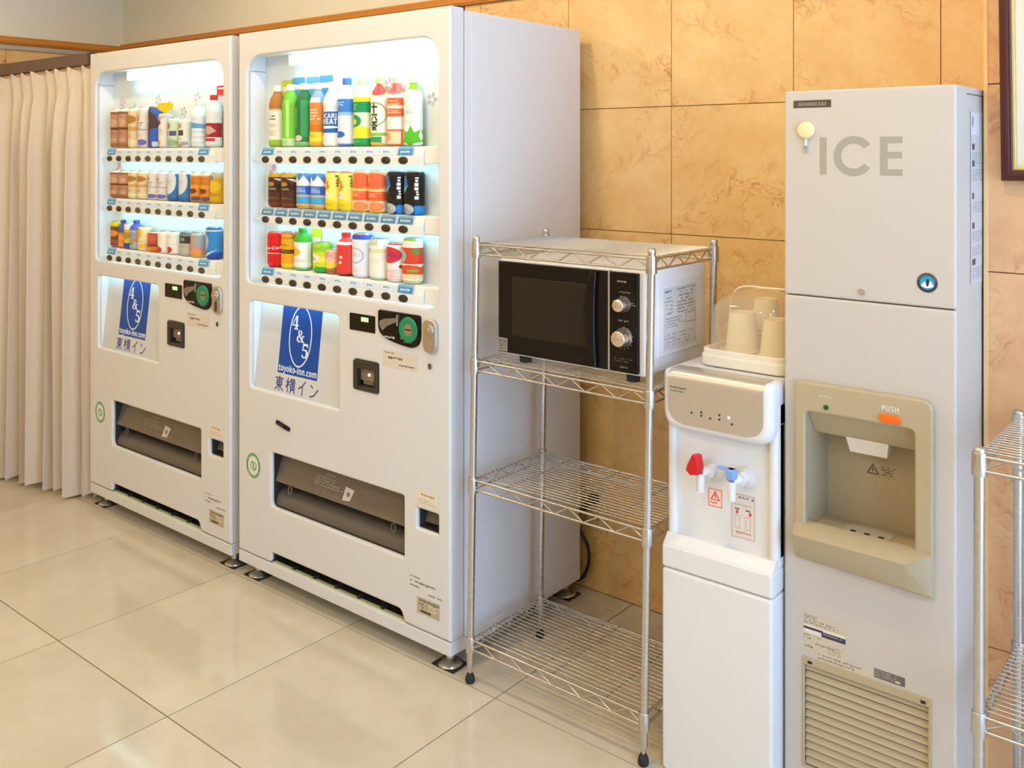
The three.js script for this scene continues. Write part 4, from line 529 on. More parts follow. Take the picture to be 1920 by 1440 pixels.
// ------------------------------------------------------------------ hot and cold water dispenser
const DX0 = 0.004, DX1 = 0.280;
{
  const x0 = DX0, x1 = DX1, z0 = 0.30, zf = 0.652, cx = (x0 + x1) / 2, cz = (z0 + zf) / 2;
  const o = thing('water_dispenser', 'white free standing water dispenser with red and blue taps', 'water dispenser', [cx, 0, cz]);
  const X = (x) => x - cx, Z = (z) => z - cz;
  part(o, 'lower_cabinet', rbx(X(x0), X(x1), 0.0, 0.476, Z(z0), Z(zf), 0.008), plastic);
  part(o, 'drip_tray', rbx(X(x0), X(x1), 0.478, 0.532, Z(z0 + 0.01), Z(zf), 0.006), plastic);
  for (const x of [0.1, 0.19]) part(o, 'tray_slot', rbx(X(x - 0.018), X(x + 0.018), 0.531, 0.5332, Z(0.63), Z(0.637), 0.001, 1), std('#8e877b', 0.6));
  { // sloping shoulder between tray and back panel
    const pts = []; for (const x of [x0 + 0.002, x1 - 0.002]) for (const [y, z] of [[0.53, 0.648], [0.53, 0.6], [0.552, 0.6], [0.552, 0.626]]) pts.push(new THREE.Vector3(X(x), y, Z(z)));
    part(o, 'tray_shoulder', toCreasedNormals(new ConvexGeometry(pts), 0.4), plastic);
  }
  part(o, 'tower', [rbx(X(x0), X(x1), 0.53, 0.90, Z(z0), Z(0.612), 0.006), rbx(X(x0), X(x0 + 0.022), 0.545, 0.86, Z(0.58), Z(0.625), 0.01, 4), rbx(X(x1 - 0.022), X(x1), 0.545, 0.86, Z(0.58), Z(0.625), 0.01, 4)], plastic);
  const hs = shapeRR(X(x0), X(x1), 0.806, 0.945, [0.045, 0.045, 0.016, 0.016]);
  const head = part(o, 'head', ext(hs, Z(z0), Z(zf), 0.02, 6, 12), plastic);
  { // brushed panel that wraps over the front edge
    const N = 28, M = 24, pos = [], uv = [], idx = [], px0 = X(x0 + 0.018), px1 = X(x1 - 0.02), yb = 0.822, R0 = 0.022, yT = 0.9462, zFf = Z(zf + 0.0012), rb = 0.04, straight = yT - R0 - yb, arc = R0 * Math.PI / 2, flat = 0.035, L = straight + arc + flat;
    for (let j = 0; j <= N; j++) {
      const s = L * j / N; let y, z;
      if (s < straight) { y = yb + s; z = zFf; } else if (s < straight + arc) { const a = (s - straight) / R0; y = yT - R0 + R0 * Math.sin(a); z = zFf - R0 + R0 * Math.cos(a); } else { y = yT; z = zFf - R0 - (s - straight - arc); }
      const inset = s < rb ? rb - Math.sqrt(Math.max(0, rb * rb - (rb - s) ** 2)) : 0;
      for (let i = 0; i <= M; i++) { pos.push(px0 + inset + (px1 - px0 - 2 * inset) * i / M, y, z); uv.push(i / M, j / N); }
    }
    for (let j = 0; j < N; j++) for (let i = 0; i < M; i++) { const a = j * (M + 1) + i, b = a + 1, c = a + M + 1, d = c + 1; idx.push(a, b, d, a, d, c); }
    const g = new THREE.BufferGeometry(); g.setAttribute('position', new THREE.Float32BufferAttribute(pos, 3)); g.setAttribute('uv', new THREE.Float32BufferAttribute(uv, 2)); g.setIndex(idx); g.computeVertexNormals();
    part(head, 'control_panel', g, silver);
    const pt = canvas(480, 200, (g2) => { g2.clearRect(0, 0, 480, 200); marks(g2, 14, 24, 120, 14, 1, '#5d554b', 1); marks(g2, 14, 44, 74, 12, 1, '#82786a', 0.9); [[126, 150], [176, 138], [176, 156], [222, 162], [268, 134], [268, 158], [330, 170]].forEach(([a, b]) => { g2.fillStyle = '#4c453c'; g2.beginPath(); g2.ellipse(a, b, 6, 7, 0.5, 0, 7); g2.fill(); }); });
    print(head, 'panel_print', px0, px1, 0.832, 0.918, zFf + 0.0006, pt, true);
    part(head, 'power_lamp', new THREE.SphereGeometry(0.003, 10, 8).scale(1, 1, 0.4).translate(X(0.178), 0.858, zFf + 0.0006), glow('status_lamp_blue', lin(0.45, 0.5, 1), 2.2));
  }
  for (const [x, y, kind] of [[0.108, 0.722, 'hot'], [0.186, 0.72, 'cold']]) {
    const t = part(o, 'tap', [discZ(X(x + 0.018), y, Z(0.61), Z(0.618), 0.022), discZ(X(x + 0.012), y, Z(0.615), Z(0.64), 0.012, 0.015), rod([X(x + 0.01), y, Z(0.632)], [X(x), y - 0.002, Z(0.655)], 0.0105, 14), cyl(X(x), y - 0.045, y - 0.002, Z(0.655), 0.0085, 0.0105, 16)], plastic);
    if (kind === 'hot') {
      const s = new THREE.Shape(); s.moveTo(-0.006, 0.03); s.lineTo(0.006, 0.03); s.lineTo(0.012, 0.004); s.lineTo(0.009, -0.014); s.lineTo(-0.012, -0.02); s.lineTo(-0.026, -0.011); s.lineTo(-0.022, 0.002); s.closePath();
      const h = part(t, 'red_lever', ext(s, -0.012, 0.012, 0.004, 3), phys('#d0141c', 0.25), 'red safety lever'); h.position.set(X(x) - 0.004, y + 0.012, Z(0.664)); h.rotation.y = -0.25;
    } else {
      const h = part(t, 'blue_lever', [rbx(-0.034, 0.01, 0.008, 0.0125, -0.008, 0.008, 0.002), rbx(-0.01, 0.011, -0.012, 0.0125, -0.01, 0.01, 0.004)], phys('#7fa4dc', 0.3), 'pale blue lever'); h.position.set(X(x), y + 0.014, Z(0.657));
    }
  }
  print(o, 'hot_warning_sticker', X(0.105), X(0.142), 0.632, 0.676, Z(0.6126), canvas(96, 112, (g) => { fill(g, '#f0d9cc', 0, 0, 96, 112); g.strokeStyle = '#e58a6c'; g.lineWidth = 7; g.strokeRect(6, 6, 84, 100); g.fillStyle = '#dd5a44'; g.beginPath(); g.moveTo(48, 12); g.lineTo(82, 70); g.lineTo(14, 70); g.fill(); g.fillStyle = '#f4e0d4'; g.beginPath(); g.moveTo(48, 30); g.lineTo(68, 64); g.lineTo(28, 64); g.fill(); fill(g, '#dd5a44', 44, 36, 8, 24); marks(g, 16, 76, 64, 20, 1, '#dd5a44', 1); }), false, 0.5, 'red warning triangle sticker');
  print(o, 'instruction_sticker', X(0.164), X(0.222), 0.577, 0.678, Z(0.6126), canvas(120, 200, (g) => { fill(g, '#e2d6c9', 0, 0, 120, 200); g.strokeStyle = '#c8a9a4'; g.lineWidth = 4; g.strokeRect(3, 3, 114, 194); marks(g, 8, 8, 104, 22, 1, '#8b7f78', 0.9); for (const x of [30, 84]) { fill(g, '#7d7370', x - 12, 66, 24, 8); g.fillStyle = '#d8424c'; g.beginPath(); g.ellipse(x + (x > 50 ? 12 : 0), 84, 7, 9, 0.4, 0, 7); g.fill(); g.strokeStyle = '#b5aaa2'; g.lineWidth = 3; g.strokeRect(x - 12, 100, 24, 56); } marks(g, 16, 44, 90, 14, 1, '#b5aaa2', 0.8); marks(g, 24, 166, 76, 20, 1, '#b5958f', 0.9); }));
}

// ------------------------------------------------------------------ cup holder and paper cups
{
  const cx = 0.166, cz = 0.445, yb = 0.9468;
  const o = thing('cup_holder', 'cream cup tray with clear domed cover on the water dispenser', 'cup holder', [cx, yb, cz]);
  const cremeP = phys(lin(0.80, 0.73, 0.58), 0.3);
  part(o, 'tray', [ext(shapeRR(-0.112, 0.112, -0.124, 0.124, 0.035), 0, 0.028, 0.005, 3).rotateX(-Math.PI / 2), ext((() => { const s = shapeRR(-0.109, 0.109, -0.121, 0.121, 0.034); s.holes.push(hole(-0.1, 0.1, -0.112, 0.112, 0.03)); return s; })(), 0.024, 0.04, 0.002).rotateX(-Math.PI / 2)], cremeP);
  part(o, 'front_step', rbx(-0.085, 0.06, 0.026, 0.034, 0.088, 0.1, 0.003), cremeP);
  // dome: shell whose plan is a rounded rectangle and which closes in a rounded roof
  const N = 14, M = 64, pos = [], idx = [];
  const ring = (t) => { const a = t * Math.PI * 2, c = Math.cos(a), s = Math.sin(a), p = 0.42; return [Math.sign(c) * Math.abs(c) ** p, Math.sign(s) * Math.abs(s) ** p]; };
  for (let j = 0; j <= N; j++) { const q = j / N, h = q < 0.55 ? q / 0.55 * 0.085 : 0.085 + Math.sin((q - 0.55) / 0.45 * Math.PI / 2) * 0.058, k = q < 0.55 ? 1 - 0.06 * q / 0.55 : 0.94 * Math.sqrt(Math.max(0, 1 - ((h - 0.085) / 0.058) ** 2.6)); for (let i = 0; i <= M; i++) { const [a, b] = ring(i / M); pos.push(a * 0.104 * k, 0.034 + h, b * 0.116 * k); } }
  for (let j = 0; j < N; j++) for (let i = 0; i < M; i++) { const a = j * (M + 1) + i, b = a + 1, c = a + M + 1, d = c + 1; idx.push(a, c, b, b, c, d); }
  const g = new THREE.BufferGeometry(); g.setAttribute('position', new THREE.Float32BufferAttribute(pos, 3)); g.setIndex(idx); g.computeVertexNormals();
  part(o, 'clear_dome', g, phys(lin(0.95, 0.88, 0.70), 0.05, { transmission: 0.82, thickness: 0, ior: 1.6 }));
  part(o, 'dome_rim', tube(Array.from({ length: 49 }, (_, i) => { const [a, b] = ring(i / 48); return [a * 0.105, 0.036, b * 0.117]; }), 0.002, 200, 6), phys(lin(0.86, 0.80, 0.66), 0.15));
  part(o, 'dome_hinge', [rod([-0.1, 0.05, -0.02], [-0.1, 0.1, -0.02], 0.004), discZ(-0.1, 0.075, -0.026, -0.014, 0.008), tube([[-0.1, 0.1, -0.02], [-0.092, 0.15, -0.02], [-0.07, 0.172, -0.02], [0, 0.176, -0.02], [0.07, 0.172, -0.02], [0.092, 0.15, -0.02], [0.1, 0.1, -0.02]], 0.003)], cremeP);
  const paper = std(lin(0.88, 0.81, 0.66), 0.75);
  const cupGeo = (r, h) => lathe([[0, h - 0.004], [r * 0.7, h - 0.004], [r * 0.72, h], [r * 0.74, h], [r * 0.96, 0.008], [r, 0.007], [r * 1.03, 0.0035], [r, 0], [r * 0.95, 0.002]], 32);
  const cups = [['cream paper cup upside down on the tray, shorter one with clear rim', -0.038, 0.036, 0.041, 0.094], ['cream paper cup stack upside down, tallest at back of the tray', -0.016, -0.05, 0.038, 0.118], ['cream paper cup upside down on the tray beside the ice dispenser', 0.056, 0.048, 0.041, 0.088]];
  cups.forEach(([label, x, z, r, h], i) => {
    const c = thing('paper_cup', label.replace(', shorter one with clear rim', ' beside the dome hinge'), 'cup', [cx + x, yb + 0.0282, cz + z], 'paper cups under the dome');
    part(c, 'cup_wall', cupGeo(r, h), paper); part(c, 'rolled_rim', new THREE.TorusGeometry(r * 1.005, 0.0022, 8, 32).rotateX(Math.PI / 2).translate(0, 0.0023, 0), paper);
    if (i === 1) for (let k = 1; k < 4; k++) part(c, 'nested_rim', new THREE.TorusGeometry(r * (0.965 - k * 0.02), 0.002, 8, 32).rotateX(Math.PI / 2).translate(0, 0.012 + k * 0.011, 0), paper);
  });
}

// ------------------------------------------------------------------ ice dispenser
{
  const x0 = 0.285, x1 = 0.642, z0 = 0.015, zf = 0.6, H = 1.59, cx = (x0 + x1) / 2, cz = (z0 + zf) / 2, seam = 1.141;
  const o = thing('ice_dispenser', 'tall narrow white ice dispenser lettered ICE', 'ice dispenser', [cx, 0, cz]);
  const X = (x) => x - cx, Z = (z) => z - cz, body = phys(lin(0.57, 0.515, 0.44), 0.4), beige = phys(lin(0.46, 0.37, 0.222), 0.38), ink = std(lin(0.36, 0.33, 0.26), 0.5);
  const shell = shapeRR(X(x0 + 0.0004), X(x1 - 0.0004), 0.0204, H - 0.0006, 0.004); shell.holes.push(hole(X(x0 + 0.006), X(x1 - 0.006), 0.028, H - 0.008, 0.002));
  part(o, 'cabinet', [ext(shell, Z(z0), Z(0.5935), 0.001), bx(X(x0 + 0.01), X(x1 - 0.01), 0.03, H - 0.01, Z(z0), Z(z0 + 0.01))], body);
  part(o, 'cap_seam', bx(X(x1 - 0.002), X(x1 + 0.0006), H - 0.0165, H - 0.0145, Z(z0 + 0.002), Z(0.52)), std('#5c5854', 0.8));
  part(o, 'upper_panel', ext(shapeRR(X(x0), X(x1), seam + 0.001, H, 0.009), Z(0.545), Z(zf), 0.0055, 4), body);
  part(o, 'lower_panel', [ext((() => { const s = shapeRR(X(x0), X(x1), 0.02, seam - 0.001, 0.009); s.holes.push(hole(X(0.312), X(0.615), 0.09, 0.93, 0.02)); return s; })(), Z(0.545), Z(zf), 0.0055, 4), ext((() => { const s = shapeRR(X(0.299), X(0.628), 0.077, 0.943, 0.0); s.holes.push(hole(X(0.337), X(0.568), 0.618, 0.896, 0.01), hole(X(0.33), X(0.594), 0.115, 0.352, 0.003)); return s; })(), Z(0.585), Z(zf - 0.0001))], body);
  part(o, 'base', bx(X(x0 + 0.02), X(x1 - 0.02), 0, 0.03, Z(0.05), Z(0.56)), blackMatte);
  part(o, 'lock', discZ(X(0.456), 1.161, Z(0.6), Z(0.604), 0.0065), steelDull);
  // lettering cut from flat shapes
  const L = []; { const y0 = 1.406, y1 = 1.487;
    L.push(['letter_i', shapeRR(X(0.366), X(0.381), y0, y1, 0)]);
    const c = new THREE.Shape(), ccx = X(0.439), ccy = (y0 + y1) / 2, R1 = 0.0425, R2 = 0.0265; c.absarc(ccx, ccy, R1, 0.62, Math.PI * 2 - 0.62, false); c.absarc(ccx, ccy, R2, Math.PI * 2 - 0.62, 0.62, true); c.closePath(); L.push(['letter_c', c]);
    const e = new THREE.Shape(); [[0.494, y0], [0.539, y0], [0.539, y0 + 0.0135], [0.5095, y0 + 0.0135], [0.5095, y0 + 0.036], [0.538, y0 + 0.036], [0.538, y0 + 0.0495], [0.5095, y0 + 0.0495], [0.5095, y1 - 0.0135], [0.539, y1 - 0.0135], [0.539, y1], [0.494, y1]].forEach(([x, y], i) => (i ? e.lineTo(X(x), y) : e.moveTo(X(x), y))); e.closePath(); L.push(['letter_e', e]); }
  for (const [n, s] of L) part(o, n, ext(s, Z(zf - 0.0002), Z(zf + 0.0004), 0, 1, 24), ink);
  print(o, 'name_plate', X(0.307), X(0.391), 1.552, 1.568, Z(0.6008), canvas(320, 64, (g) => { fill(g, '#4d4334', 0, 0, 320, 64); g.font = 'bold 40px serif'; g.fillStyle = '#a99e88'; g.textAlign = 'center'; g.textBaseline = 'middle'; g.fillText('HOSHIZAKI', 160, 34, 270); }));
  print(o, 'round_emblem', X(0.567), X(0.608), 1.171, 1.212, Z(0.6008), canvas(128, 128, (g) => { g.clearRect(0, 0, 128, 128); g.fillStyle = '#2e3238'; g.beginPath(); g.arc(64, 64, 62, 0, 7); g.fill(); g.strokeStyle = '#a89878'; g.lineWidth = 5; g.setLineDash([8, 6]); g.beginPath(); g.arc(64, 64, 54, 3.4, 6.1); g.stroke(); g.setLineDash([]); g.fillStyle = '#1d93bd'; g.beginPath(); g.arc(64, 64, 45, 0, 7); g.fill(); g.fillStyle = '#e4eaec'; g.beginPath(); g.moveTo(24, 84); g.lineTo(46, 56); g.lineTo(64, 76); g.lineTo(84, 52); g.lineTo(105, 84); g.quadraticCurveTo(64, 112, 24, 84); g.fill(); g.fillStyle = '#22262c'; g.beginPath(); g.ellipse(66, 64, 9, 24, 0.1, 0, 7); g.fill(); }), true, 0.4, 'round blue and black emblem');
  // ice outlet: bezel, hollow, spout, catch lip
  const bz = shapeRR(X(0.315), X(0.602), 0.6, 0.957, [0.012, 0.012, 0.024, 0.014]); bz.holes.push(hole(X(0.339), X(0.567), 0.632, 0.894, [0.02, 0.025, 0.014, 0.014]));
  const outlet = part(o, 'ice_outlet', ext(bz, Z(zf - 0.002), Z(zf + 0.016), 0.005, 3), beige);
  const hol = [bx(X(0.332), X(0.573), 0.61, 0.9, Z(0.480), Z(0.486)), bx(X(0.332), X(0.339), 0.61, 0.9, Z(0.483), Z(0.6)), bx(X(0.567), X(0.574), 0.61, 0.9, Z(0.483), Z(0.6)), bx(X(0.332), X(0.574), 0.894, 0.9, Z(0.483), Z(0.6)), bx(X(0.332), X(0.574), 0.61, 0.632, Z(0.483), Z(0.605))];
  part(outlet, 'hollow', hol, beige);
  part(outlet, 'sloping_hood', toCreasedNormals(new ConvexGeometry([[0.34, 0.893, 0.6], [0.566, 0.893, 0.6], [0.34, 0.838, 0.562], [0.566, 0.838, 0.562], [0.34, 0.893, 0.484], [0.566, 0.893, 0.484], [0.34, 0.838, 0.484], [0.566, 0.838, 0.484]].map(([x, y, z]) => new THREE.Vector3(X(x), y, Z(z)))), 0.4), beige);
  part(outlet, 'spout', toCreasedNormals(new ConvexGeometry([[0.41, 0.84, 0.566], [0.5, 0.84, 0.566], [0.41, 0.84, 0.51], [0.5, 0.84, 0.51], [0.417, 0.808, 0.559], [0.495, 0.808, 0.559], [0.417, 0.808, 0.515], [0.495, 0.808, 0.515]].map(([x, y, z]) => new THREE.Vector3(X(x), y, Z(z)))), 0.4), phys(lin(0.72, 0.66, 0.54), 0.4));
  const lipPts = [[0.315, 0.652, 0.6], [0.602, 0.652, 0.6], [0.317, 0.648, 0.617], [0.6, 0.652, 0.618], [0.33, 0.632, 0.648], [0.556, 0.632, 0.651], [0.32, 0.632, 0.64], [0.585, 0.645, 0.636], [0.318, 0.58, 0.62], [0.556, 0.574, 0.63], [0.598, 0.565, 0.614], [0.602, 0.557, 0.6], [0.315, 0.565, 0.6]];
  const lip = new ConvexGeometry(lipPts.map(([x, y, z]) => new THREE.Vector3(X(x), y, Z(z))));
  part(outlet, 'catch_lip', toCreasedNormals(lip, 0.5), beige);
  const drain = part(outlet, 'drain_plate', ext(shapeRR(X(0.4), X(0.5), -0.03, 0.03, 0.028), 0, 0.002, 0.0005).rotateX(-Math.PI / 2).translate(0, 0.632, Z(0.535)), phys(lin(0.5, 0.44, 0.33), 0.4)); for (const x of [0.42, 0.45, 0.48]) part(drain, 'drain_hole', rbx(X(x - 0.006), X(x + 0.006), 0.633, 0.6345, Z(0.545), Z(0.556), 0.0005, 1), blackMatte);
  print(outlet, 'caution_sticker', X(0.425), X(0.497), 0.738, 0.772, Z(0.4868), canvas(160, 80, (g) => { fill(g, '#b8a888', 0, 0, 160, 80); g.strokeStyle = '#4c4438'; g.lineWidth = 6; g.beginPath(); g.moveTo(36, 14); g.lineTo(62, 60); g.lineTo(10, 60); g.closePath(); g.stroke(); fill(g, '#4c4438', 33, 30, 6, 20); marks(g, 78, 12, 70, 52, 4, '#5c5346', 0.85); marks(g, 20, 66, 120, 10, 1, '#8c7f68', 0.8); }));
  print(outlet, 'push_print', X(0.497), X(0.543), 0.921, 0.938, Z(zf + 0.0164), canvas(160, 56, (g) => { g.clearRect(0, 0, 160, 56); g.font = 'bold 50px sans-serif'; g.fillStyle = '#e6dfd2'; g.textAlign = 'center'; g.textBaseline = 'middle'; g.fillText('PUSH', 80, 30, 156); }), true);
  print(outlet, 'lamp_print', X(0.37), X(0.402), 0.928, 0.935, Z(zf + 0.0164), canvas(128, 28, (g) => { g.clearRect(0, 0, 128, 28); marks(g, 6, 4, 116, 22, 1, '#dcd3c0', 1); }), true);
  part(outlet, 'push_button', ext(shapeRR(X(0.498), X(0.542), 0.9, 0.917, 0.0082), Z(zf + 0.014), Z(zf + 0.022), 0.003, 3), phys('#f26a0c', 0.35), 'orange oval push button');
  part(outlet, 'ready_lamp', discZ(X(0.386), 0.909, Z(zf + 0.015), Z(zf + 0.0185), 0.0058, 0.005), phys('#0b5a2c', 0.25));
  // louvre grille, one slat after another
  const gr = new THREE.Group(); gr.name = 'louvre_grille'; o.add(gr);
  part(gr, 'grille_frame', (() => { const s = shapeRR(X(0.328), X(0.596), 0.113, 0.354, 0.002); s.holes.push(hole(X(0.333), X(0.59), 0.118, 0.337, 0.001)); return ext(s, Z(0.598), Z(0.603), 0.001); })(), beige);
  part(gr, 'dust_filter', bx(X(0.33), X(0.594), 0.115, 0.352, Z(0.57), Z(0.574)), std(lin(0.13, 0.11, 0.08), 0.9));
  const slatGeo = new THREE.BoxGeometry(0.257, 0.0138, 0.003); for (let i = 0; i < 13; i++) { const s = part(gr, 'slat', slatGeo, beige); s.position.set(X(0.4615), 0.1255 + i * 0.0171, Z(0.5935)); s.rotation.x = -0.5; }
  for (const x of [0.345, 0.58]) part(gr, 'grille_clip', bx(X(x - 0.005), X(x + 0.005), 0.3415, 0.3475, Z(0.6025), Z(0.6036)), blackMatte);
  const info = canvas(256, 220, (g) => { fill(g, '#c9bda4', 0, 0, 256, 220); marks(g, 4, 4, 90, 20, 2, '#6d6453', 0.9); marks(g, 4, 28, 240, 30, 2, '#867b68', 0.8); fill(g, '#e2d8c4', 0, 64, 256, 46); fill(g, '#3f3850', 0, 74, 120, 14); fill(g, '#3f3850', 110, 80, 146, 30); marks(g, 122, 86, 120, 12, 1, '#b8adc0', 0.9); marks(g, 4, 116, 110, 34, 2, '#8c816d', 0.8); marks(g, 60, 156, 140, 14, 1, '#6d6453', 0.9); marks(g, 10, 180, 40, 20, 1, '#5d5546', 0.9); marks(g, 150, 150, 96, 50, 3, '#9c917c', 0.8); });
  print(o, 'information_sticker', X(0.33), X(0.422), 0.366, 0.448, Z(0.6004), info);
  print(o, 'notice_strip', X(0.36), X(0.478), 0.354, 0.372, Z(0.6006), canvas(256, 40, (g) => { fill(g, '#cbbfa6', 0, 0, 256, 40); marks(g, 4, 4, 244, 32, 2, '#8c816d', 0.85); }));
  print(o, 'serial_plate', X(0.482), X(0.544), 0.36, 0.379, Z(0.6004), canvas(192, 60, (g) => { fill(g, '#6a5f58', 0, 0, 192, 60); marks(g, 6, 6, 180, 46, 3, '#a89c90', 0.9); fill(g, '#d8cba8', 132, 38, 30, 12); }));
  // care sheet on the side panel
  const care = canvas(128, 512, (g) => { fill(g, '#c8c3bb', 0, 0, 128, 512); fill(g, '#d6d3ce', 4, 4, 70, 66); g.fillStyle = '#6b7080'; g.beginPath(); g.ellipse(16, 30, 5, 18, 0, 0, 7); g.fill(); for (const [y, w] of [[96, 20], [146, 20], [242, 16], [330, 20], [438, 28]]) { fill(g, '#4a4a54', 12, y, w, 18); marks(g, 12, y + 26, 108, 36, 5, '#8e92a0', 0.9); } marks(g, 12, 400, 104, 30, 4, '#8e92a0', 0.9); });
  const sd = part(o, 'care_sheet', new THREE.PlaneGeometry(0.125, 0.36), std('#ffffff', 0.5, { map: care })); sd.rotation.y = Math.PI / 2; sd.position.set(X(x1) + 0.0005, 1.36, Z(0.43));
}
{
  const o = thing('badge_reel', 'round cream badge reel clipped on the ice dispenser', 'badge reel', [0.336, 1.503, 0.6]);
  part(o, 'reel', lathe([[0, 0.011], [0.013, 0.0105], [0.0175, 0.008], [0.019, 0.004], [0.019, 0.0002]], 32).rotateX(Math.PI / 2), phys(lin(0.86, 0.70, 0.38), 0.35));
  part(o, 'strap', [rbx(-0.003, 0.003, -0.034, -0.017, 0.001, 0.004, 0.001, 1)], phys(lin(0.7, 0.68, 0.68), 0.3)); part(o, 'clip', [new THREE.TorusGeometry(0.006, 0.0014, 8, 20).translate(-0.001, -0.04, 0.003)], steelDull);
}

// ------------------------------------------------------------------ framed picture
{
  const o = thing('framed_picture', 'dark red wooden picture frame with gold lip and cream mat', 'picture', [0.95, 1.396, PZ + 0.002]);
  const s = shapeRR(-0.266, 0.266, 0, 0.62, 0); s.holes.push(hole(-0.243, 0.243, 0.023, 0.597, 0)); const fm = phys(lin(0.075, 0.011, 0.007), 0.28); fm.name = 'dark_red_lacquer';
  part(o, 'frame', [ext(s, 0, 0.022, 0.004, 3), ext((() => { const q = shapeRR(-0.257, 0.257, 0.009, 0.611, 0); q.holes.push(hole(-0.248, 0.248, 0.018, 0.602, 0)); return q; })(), 0.02, 0.026, 0.002)], fm);
  const q = shapeRR(-0.244, 0.244, 0.022, 0.598, 0); q.holes.push(hole(-0.238, 0.238, 0.028, 0.592, 0));
  part(o, 'gold_lip', ext(q, 0.004, 0.016, 0.001), std(lin(0.72, 0.58, 0.2), 0.35, { metalness: 0.5 })); part(o, 'mat', bx(-0.243, 0.243, 0.023, 0.597, 0.001, 0.006), std(lin(0.78, 0.73, 0.62), 0.8)); part(o, 'glazing', bx(-0.242, 0.242, 0.024, 0.596, 0.0085, 0.0095), glass);
  o.rotation.x = 0.06;
}

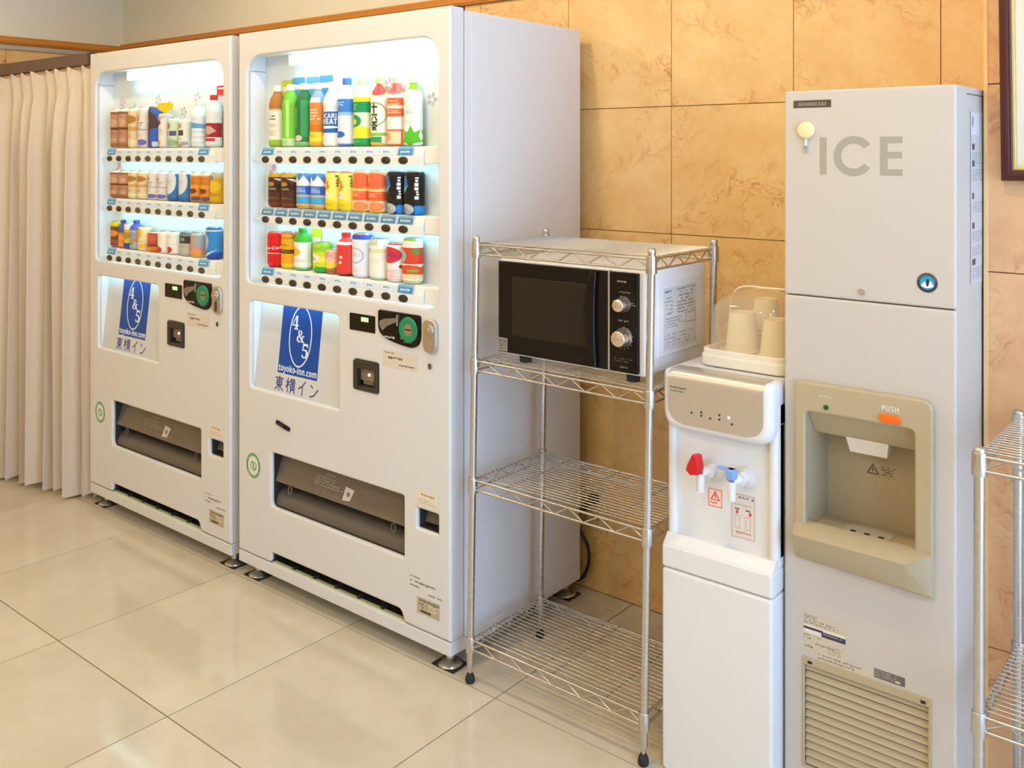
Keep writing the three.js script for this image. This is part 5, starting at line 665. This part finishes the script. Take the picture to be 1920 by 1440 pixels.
// ------------------------------------------------------------------ curtain on its rail
{
  const x0 = -0.5, x1 = 0.5, hung = (x) => 1.795 + 0.04 * x;
  const o = thing('curtain', 'pleated beige curtain hung between the tiled wall and the vending machine', 'curtain', [-3.187, 0, 0.764]); o.rotation.y = 0.197;
  const NX = 260, NY = 70, pos = [], uv = [], idx = [];
  const edges = [0]; { let t = 0; while (t < 1) { t += 0.062 + 0.034 * (Math.sin(edges.length * 2.3) * 0.5 + 0.5); edges.push(t); } const m = edges[edges.length - 1]; for (let i = 0; i < edges.length; i++) edges[i] /= m; }
  const phase = (t) => { let k = 0; while (k < edges.length - 2 && t > edges[k + 1]) k++; return k + (t - edges[k]) / (edges[k + 1] - edges[k]); };
  for (let j = 0; j <= NY; j++) for (let i = 0; i <= NX; i++) {
    const t = i / NX, v = j / NY, yTop = hung(x0 + (x1 - x0) * t), y = 0.02 + (yTop - 0.02) * v, d = yTop - y, ph = phase(t) * Math.PI * 2;
    const spread = Math.min(1, 0.28 + d / 0.5), pinch = Math.exp(-(((d - 0.085) / 0.05) ** 2));
    const w = Math.sin(ph) * 0.62 + Math.sin(ph * 2 + 0.7) * 0.16 + 0.25 * Math.sin(ph * 0.37 + 1 + v * 1.5);
    const z = w * 0.056 * Math.min(1, (1 - t) * 9 + 0.25) * spread * (1 - 0.55 * pinch) + 0.012 * Math.sin(ph * 1 + v * 2.2) * (1 - v) + 0.016 * Math.max(0, Math.cos(ph)) ** 6 * Math.exp(-d / 0.09);
    const x = x0 + (x1 - x0) * t - (x0 + x1) / 2 + Math.cos(ph) * 0.011 * spread + 0.006 * Math.sin(v * 5 + t * 9) * (1 - v);
    pos.push(Math.min(x, x1 - (x0 + x1) / 2), y + (j === NY ? 0.008 * Math.cos(ph) : 0) + (j === 0 ? 0.008 * Math.sin(ph * 0.5) : 0), z); uv.push(t * 2.2, y);
  }
  for (let j = 0; j < NY; j++) for (let i = 0; i < NX; i++) { const a = j * (NX + 1) + i, b = a + 1, c = a + NX + 1, d = c + 1; idx.push(a, b, d, a, d, c); }
  const g = new THREE.BufferGeometry(); g.setAttribute('position', new THREE.Float32BufferAttribute(pos, 3)); g.setAttribute('uv', new THREE.Float32BufferAttribute(uv, 2)); g.setIndex(idx); g.computeVertexNormals();
  const weave = dataTex(128, (u, v) => { const k = 190 + 40 * noise.noise(u * 60, v * 12, 1) + 25 * noise.noise(u * 12, v * 60, 5); return [k, k, k]; }, false); weave.repeat.set(6, 6);
  const cloth = phys(lin(0.67, 0.56, 0.42), 0.9, { side: THREE.DoubleSide, bumpMap: weave, bumpScale: 0.0004, sheen: 0.2 }); cloth.name = 'beige_curtain_cloth';
  part(o, 'cloth', g, cloth);
  for (let i = 0; i < edges.length - 1; i++) { const t = edges[i] + 0.25 * (edges[i + 1] - edges[i]), x = x0 + (x1 - x0) * t, yTop = hung(x); part(o, 'hook', tube([[x, yTop - 0.02, 0.014], [x, yTop + 0.0, 0.012], [x, yTop + 0.003, 0.003], [x, yTop + 0.004, -0.002]], 0.0013, 10, 5), steelDull); }
  const r = thing('curtain_rail', 'brown curtain rail with a dark end cap', 'curtain rail', [-3.187, 1.803, 0.764]); r.rotation.set(0, 0.197, 0.04, 'YXZ');
  part(r, 'track', [rbx(x0 - (x0 + x1) / 2, x1 - 0.02 - (x0 + x1) / 2, 0, 0.05, -0.018, 0.014, 0.003)], std(lin(0.14, 0.09, 0.055), 0.5)); part(r, 'end_cap', rbx(x1 - 0.02 - (x0 + x1) / 2, x1 + 0.004 - (x0 + x1) / 2, -0.001, 0.051, -0.019, 0.015, 0.004), std(lin(0.06, 0.045, 0.035), 0.5));
}

// ------------------------------------------------------------------ wall socket and its plug
{
  const o = thing('wall_socket', 'ivory wall socket plate low on the marble wall', 'socket', [-0.622, 0.28, 0]);
  const iv = phys(lin(0.60, 0.50, 0.26), 0.4); part(o, 'face_plate', rbx(-0.042, 0.042, -0.077, 0.077, -0.002, 0.009, 0.004), iv);
  for (const y of [-0.035, 0.035]) { const s = part(o, 'outlet', rbx(-0.02, 0.02, y - 0.024, y + 0.024, 0.006, 0.0115, 0.003), iv); for (const x of [-0.008, 0.008]) part(s, 'pin_slot', bx(x - 0.0015, x + 0.0015, y - 0.008, y + 0.008, 0.0112, 0.0118), blackMatte); }
  const p = thing('power_plug', 'black plug and cable in the wall socket', 'plug', [-0.622, 0.315, 0.012]);
  part(p, 'plug_body', [rbx(-0.016, 0.016, -0.014, 0.014, 0, 0.026, 0.005), rod([0, -0.002, 0.022], [-0.03, -0.04, 0.05], 0.0105, 12)], rubber);
  part(p, 'cable', tube([[-0.028, -0.038, 0.048], [-0.04, -0.07, 0.05], [-0.03, -0.11, 0.04], [-0.012, -0.15, 0.03], [-0.008, -0.2, 0.026], [-0.02, -0.24, 0.024], [-0.04, -0.27, 0.02], [-0.1, -0.3, 0.016]], 0.0058, 60, 10), rubber);
}

renderer.render(scene, camera);
